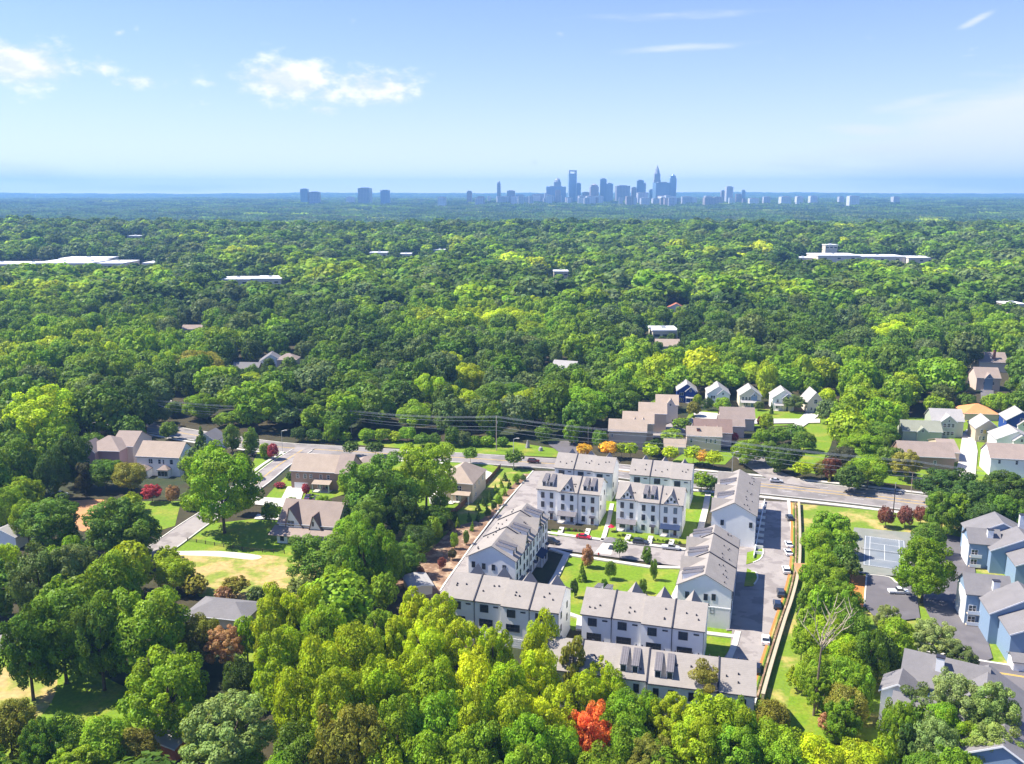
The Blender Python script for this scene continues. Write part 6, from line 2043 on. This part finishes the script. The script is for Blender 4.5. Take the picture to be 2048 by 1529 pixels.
def scatter(name, label, pts, scl, rot, col, idx, coll, cat):
    n = len(pts)
    me = bpy.data.meshes.new(name)
    me.vertices.add(n)
    me.vertices.foreach_set('co', np.asarray(pts, np.float32).ravel())
    for nm, ty, key, arr in (('scl', 'FLOAT_VECTOR', 'vector', scl), ('rot', 'FLOAT_VECTOR', 'vector', rot), ('tcol', 'FLOAT_COLOR', 'color', col), ('idx', 'INT', 'value', idx)):
        a = me.attributes.new(nm, ty, 'POINT')
        a.data.foreach_set(key, np.asarray(arr, np.int32 if ty == 'INT' else np.float32).ravel())
    o = link(name, me)
    ng = bpy.data.node_groups.new(name, 'GeometryNodeTree')
    ng.interface.new_socket('Geometry', in_out='INPUT', socket_type='NodeSocketGeometry')
    ng.interface.new_socket('Geometry', in_out='OUTPUT', socket_type='NodeSocketGeometry')
    gi, go = ng.nodes.new('NodeGroupInput'), ng.nodes.new('NodeGroupOutput')
    iop = ng.nodes.new('GeometryNodeInstanceOnPoints')
    ci = ng.nodes.new('GeometryNodeCollectionInfo')
    ci.inputs[0].default_value = coll
    ci.inputs[1].default_value = True
    ci.inputs[2].default_value = True

    def attr(nm, ty):
        a = ng.nodes.new('GeometryNodeInputNamedAttribute')
        a.data_type = ty
        a.inputs[0].default_value = nm
        return next(s for s in a.outputs if s.enabled and s.name == 'Attribute')
    ng.links.new(gi.outputs[0], iop.inputs['Points'])
    ng.links.new(ci.outputs[0], iop.inputs['Instance'])
    iop.inputs['Pick Instance'].default_value = True
    ng.links.new(attr('idx', 'INT'), iop.inputs['Instance Index'])
    ng.links.new(attr('rot', 'FLOAT_VECTOR'), iop.inputs['Rotation'])
    ng.links.new(attr('scl', 'FLOAT_VECTOR'), iop.inputs['Scale'])
    ng.links.new(iop.outputs[0], go.inputs[0])
    md = o.modifiers.new('scatter', 'NODES')
    md.node_group = ng
    return tag(o, label, cat, kind='stuff')


mk_ = [MID[k][i] for k in 'RDTW' for i in range(len(MID[k]))]
kidx = {}
for k in 'RDTW':
    kidx[k] = [i for i, m in enumerate(mk_) if m in MID[k]]
cm = protos('crown_mid', mk_)
pts, scl, rot, colr, idx = [], [], [], [], []
for t in REST:
    k = t.k if t.k in kidx else 'R'
    pts.append((t.x, t.y, t.z + t.H - t.ch))
    scl.append((t.r * 1.06, t.r * 1.06, t.ch))
    rot.append((0, 0, ra.uniform(0, 6.28)))
    colr.append(jit(COL[t.c], ra))
    idx.append(ra.choice(kidx[k]))
scatter('woodland', 'mixed green woodland canopy filling the middle distance beyond the houses', pts, scl, rot, colr, idx, cm, 'woodland')

FARC = [leaf_mesh('far', *crown_arrays(k, 300 + i, 1150, .14, .38), LEAFI) for i, k in enumerate('RDRTRD')]
cf = protos('crown_far', FARC)
pts, scl, rot, colr, idx = [], [], [], [], []
rf = random.Random(12)
y = 756.0
while y < 2500:
    st = 17.5 + (y - 756) * .0015
    hwid = y * .60 + 60
    x = -hwid
    while x < hwid:
        X, Y = x + rf.uniform(-6, 6), y + rf.uniform(-6, 6)
        x += st
        H = max(10, rf.gauss(22, 4.6))
        r = H * rf.uniform(.46, .62)
        z = float(hgt(X, Y))
        t = None
        if any(x0 - 4 < X < x1 + 4 and y0 - 4 < Y < y1 + 4 for (x0, x1, y0, y1) in BL):
            continue
        px, pt, d = proj(X, Y, z + H)
        pw = r * FOC / d
        bad = False
        for (x0, y0, x1, y1, wy, soft) in RECT:
            if wy > 600 and Y < wy + 2 and px + pw > x0 and px - pw < x1 and pt < y0 + (y1 - y0) * .36 and Y > wy - 260:
                bad = True
                break
        if bad:
            if rf.random() < .8:
                continue
            H *= .5
            r *= .6
        ch = H * .44
        pts.append((X, Y, z + H - ch))
        scl.append((r * 1.1, r * 1.1, ch))
        rot.append((0, 0, rf.uniform(0, 6.28)))
        colr.append(jit(far_col(X, Y, rf), rf, .24))
        idx.append(rf.randrange(6))
    y += st
print('far trees', len(pts))
scatter('distant_woodland', 'dense rolling woodland reaching to the ridge', pts, scl, rot, colr, idx, cf, 'woodland')

# patches of canopy for the hazy distance
PM = []
for s in range(4):
    rn = random.Random(50 + s)
    Vs, Ls = [], []
    for i in range(7):
        for j in range(7):
            V_, l_ = crown_arrays('R', 900 + s * 50 + i * 7 + j, 130, .36)
            r = rn.uniform(5.0, 8.4)
            hh = rn.uniform(5, 8.5)
            V_ = V_ * np.array([r, r, hh]) + np.array([(i - 3) * 11.5 + rn.uniform(-3, 3), (j - 3) * 11.5 + rn.uniform(-3, 3), rn.uniform(6, 12)])
            sh = rn.random()
            l_ = l_ * .5 + np.array([sh, rn.random()]) * .5
            Vs.append(V_)
            Ls.append(l_)
    PM.append(leaf_mesh('patch', np.vstack(Vs), np.vstack(Ls), LEAFI))
cp = protos('canopy_patch', PM)
pts, scl, rot, colr, idx = [], [], [], [], []
y = 2440.0
while y < 13500:
    st = 74 if y < 7000 else 74 * 1.7
    k = 1.0 if y < 7000 else 1.75
    hwid = y * .60 + 120
    x = -hwid
    while x < hwid:
        X, Y = x + rf.uniform(-9, 9), y + rf.uniform(-9, 9)
        x += st
        # clearings and built up belt
        cl = sin(X / 190 + 1.1) * sin(Y / 330 + X / 800) + rf.gauss(0, .3)
        if Y > 2700 and cl > 1.05:
            continue
        if 5000 < Y < 6200 and rf.random() < .35:
            continue
        pts.append((X, Y, float(hgt(X, Y)) - .5))
        scl.append((k, k, rf.uniform(.85, 1.25) * (1 if k == 1 else 1.2)))
        rot.append((0, 0, rf.randrange(4) * pi / 2))
        colr.append(jit(far_col(X * .3, Y, rf), rf, .2))
        idx.append(rf.randrange(4))
    y += st
print('patches', len(pts))
scatter('hazy_forest', 'blue hazy forest stretching to the horizon', pts, scl, rot, colr, idx, cp, 'forest')

# ---- the bleached dead tree by the beige wall
p = at(1627, 1432)
dt = thing('dead_tree', 'tall bare bleached tree with spreading branches beside the beige wall', 'tree', tuple(p))
MB().tube([(0, 0, 0), (.3, 0, 8), (.5, 0, 14), (.8, 0, 16.5)], [.3, .24, .2, .15], 8).build('trunk', MT['bark'], dt)
rn = random.Random(3)
for i in range(9):
    q = MB()
    a = i * .75 + rn.uniform(-.2, .2)
    z0 = 13.5 + rn.uniform(0, 3)
    pt = Vector((.6, 0, z0))
    d = Vector((cos(a) * .8, sin(a) * .8, 1.0)).normalized()
    P_, Rd = [pt.copy()], [.13]
    for s in range(5):
        d = (d + Vector((rn.uniform(-.3, .3), rn.uniform(-.3, .3), rn.uniform(-.1, .2)))).normalized()
        pt = pt + d * rn.uniform(1.3, 2.2)
        P_.append(pt.copy())
        Rd.append(.13 * (1 - (s + 1) / 5.6))
        if s > 0:
            d2 = (d + Vector((rn.uniform(-1, 1), rn.uniform(-1, 1), rn.uniform(-.2, .6)))).normalized()
            q.tube([pt, pt + d2 * 1.3, pt + d2 * 2.6 + Vector((0, 0, .5))], [.1, .07, .03], 5)
    q.tube(P_, Rd, 6)
    q.build('branch', MT['palebark'], dt)

# low planting round the town houses
rb = random.Random(31)
SC_ = {}
i = 0
BED = ['left of the dormer row steps', 'right of the dormer row steps', 'left of the first twin gable steps', 'between the twin gable porches', 'before the navy porch', 'by the red umbrella', 'at the right end of the navy porch']
for bi_, pts_ in enumerate(([(1096, 1062), (1122, 1064)], [(1130, 1060), (1176, 1066)], [(1232, 1072), (1258, 1075)], [(1262, 1078), (1300, 1082)], [(1306, 1082), (1345, 1087)], [(1232, 1082), (1262, 1086)], [(1350, 1086), (1362, 1088)])):
    (x0, y0), (x1, y1) = pts_
    for k in range(int((x1 - x0) / 5)):
        f = (k + .5) / int((x1 - x0) / 5)
        p = at(x0 + (x1 - x0) * f, y0 + (y1 - y0) * f)
        o = link('shrub', MID['B'][0], None, (p.x + rb.uniform(-.3, .3), p.y + rb.uniform(-.3, .3), .35))
        s = rb.uniform(.4, .75)
        o.scale = (s, s, s * .9)
        cc_ = rb.choice('dddddbbyr')
        o.color = jit(COL[cc_], rb)
        SC_[(cc_, bi_)] = SC_.get((cc_, bi_), 0) + 1
        tag(o, '%s %s shrub %s' % (['first', 'second', 'third', 'fourth', 'fifth', 'sixth', 'seventh', 'eighth'][SC_[(cc_, bi_)] - 1], TONE[cc_], BED[bi_]), 'shrub', 'low garden shrubs in the townhouse beds')
        i += 1

# ------------------------------------------------------------------ the air
hz = MB().box(-16500, -395, -40, 16500, 15290, 335).build('haze', [])
hm = bpy.data.materials.new('haze')
hm.use_nodes = True
t_ = hm.node_tree
t_.nodes.clear()
ho = N(t_, 'ShaderNodeOutputMaterial')
pv = N(t_, 'ShaderNodeVolumePrincipled')
pv.inputs['Color'].default_value = (.26, .53, 1.0, 1)
pv.inputs['Density'].default_value = HAZE_D
pv.inputs['Anisotropy'].default_value = 0.1
t_.links.new(pv.outputs[0], ho.inputs['Volume'])
hz.data.materials.append(hm)
tag(hz, 'pale blue haze filling the air over the whole landscape', 'haze', kind='stuff')
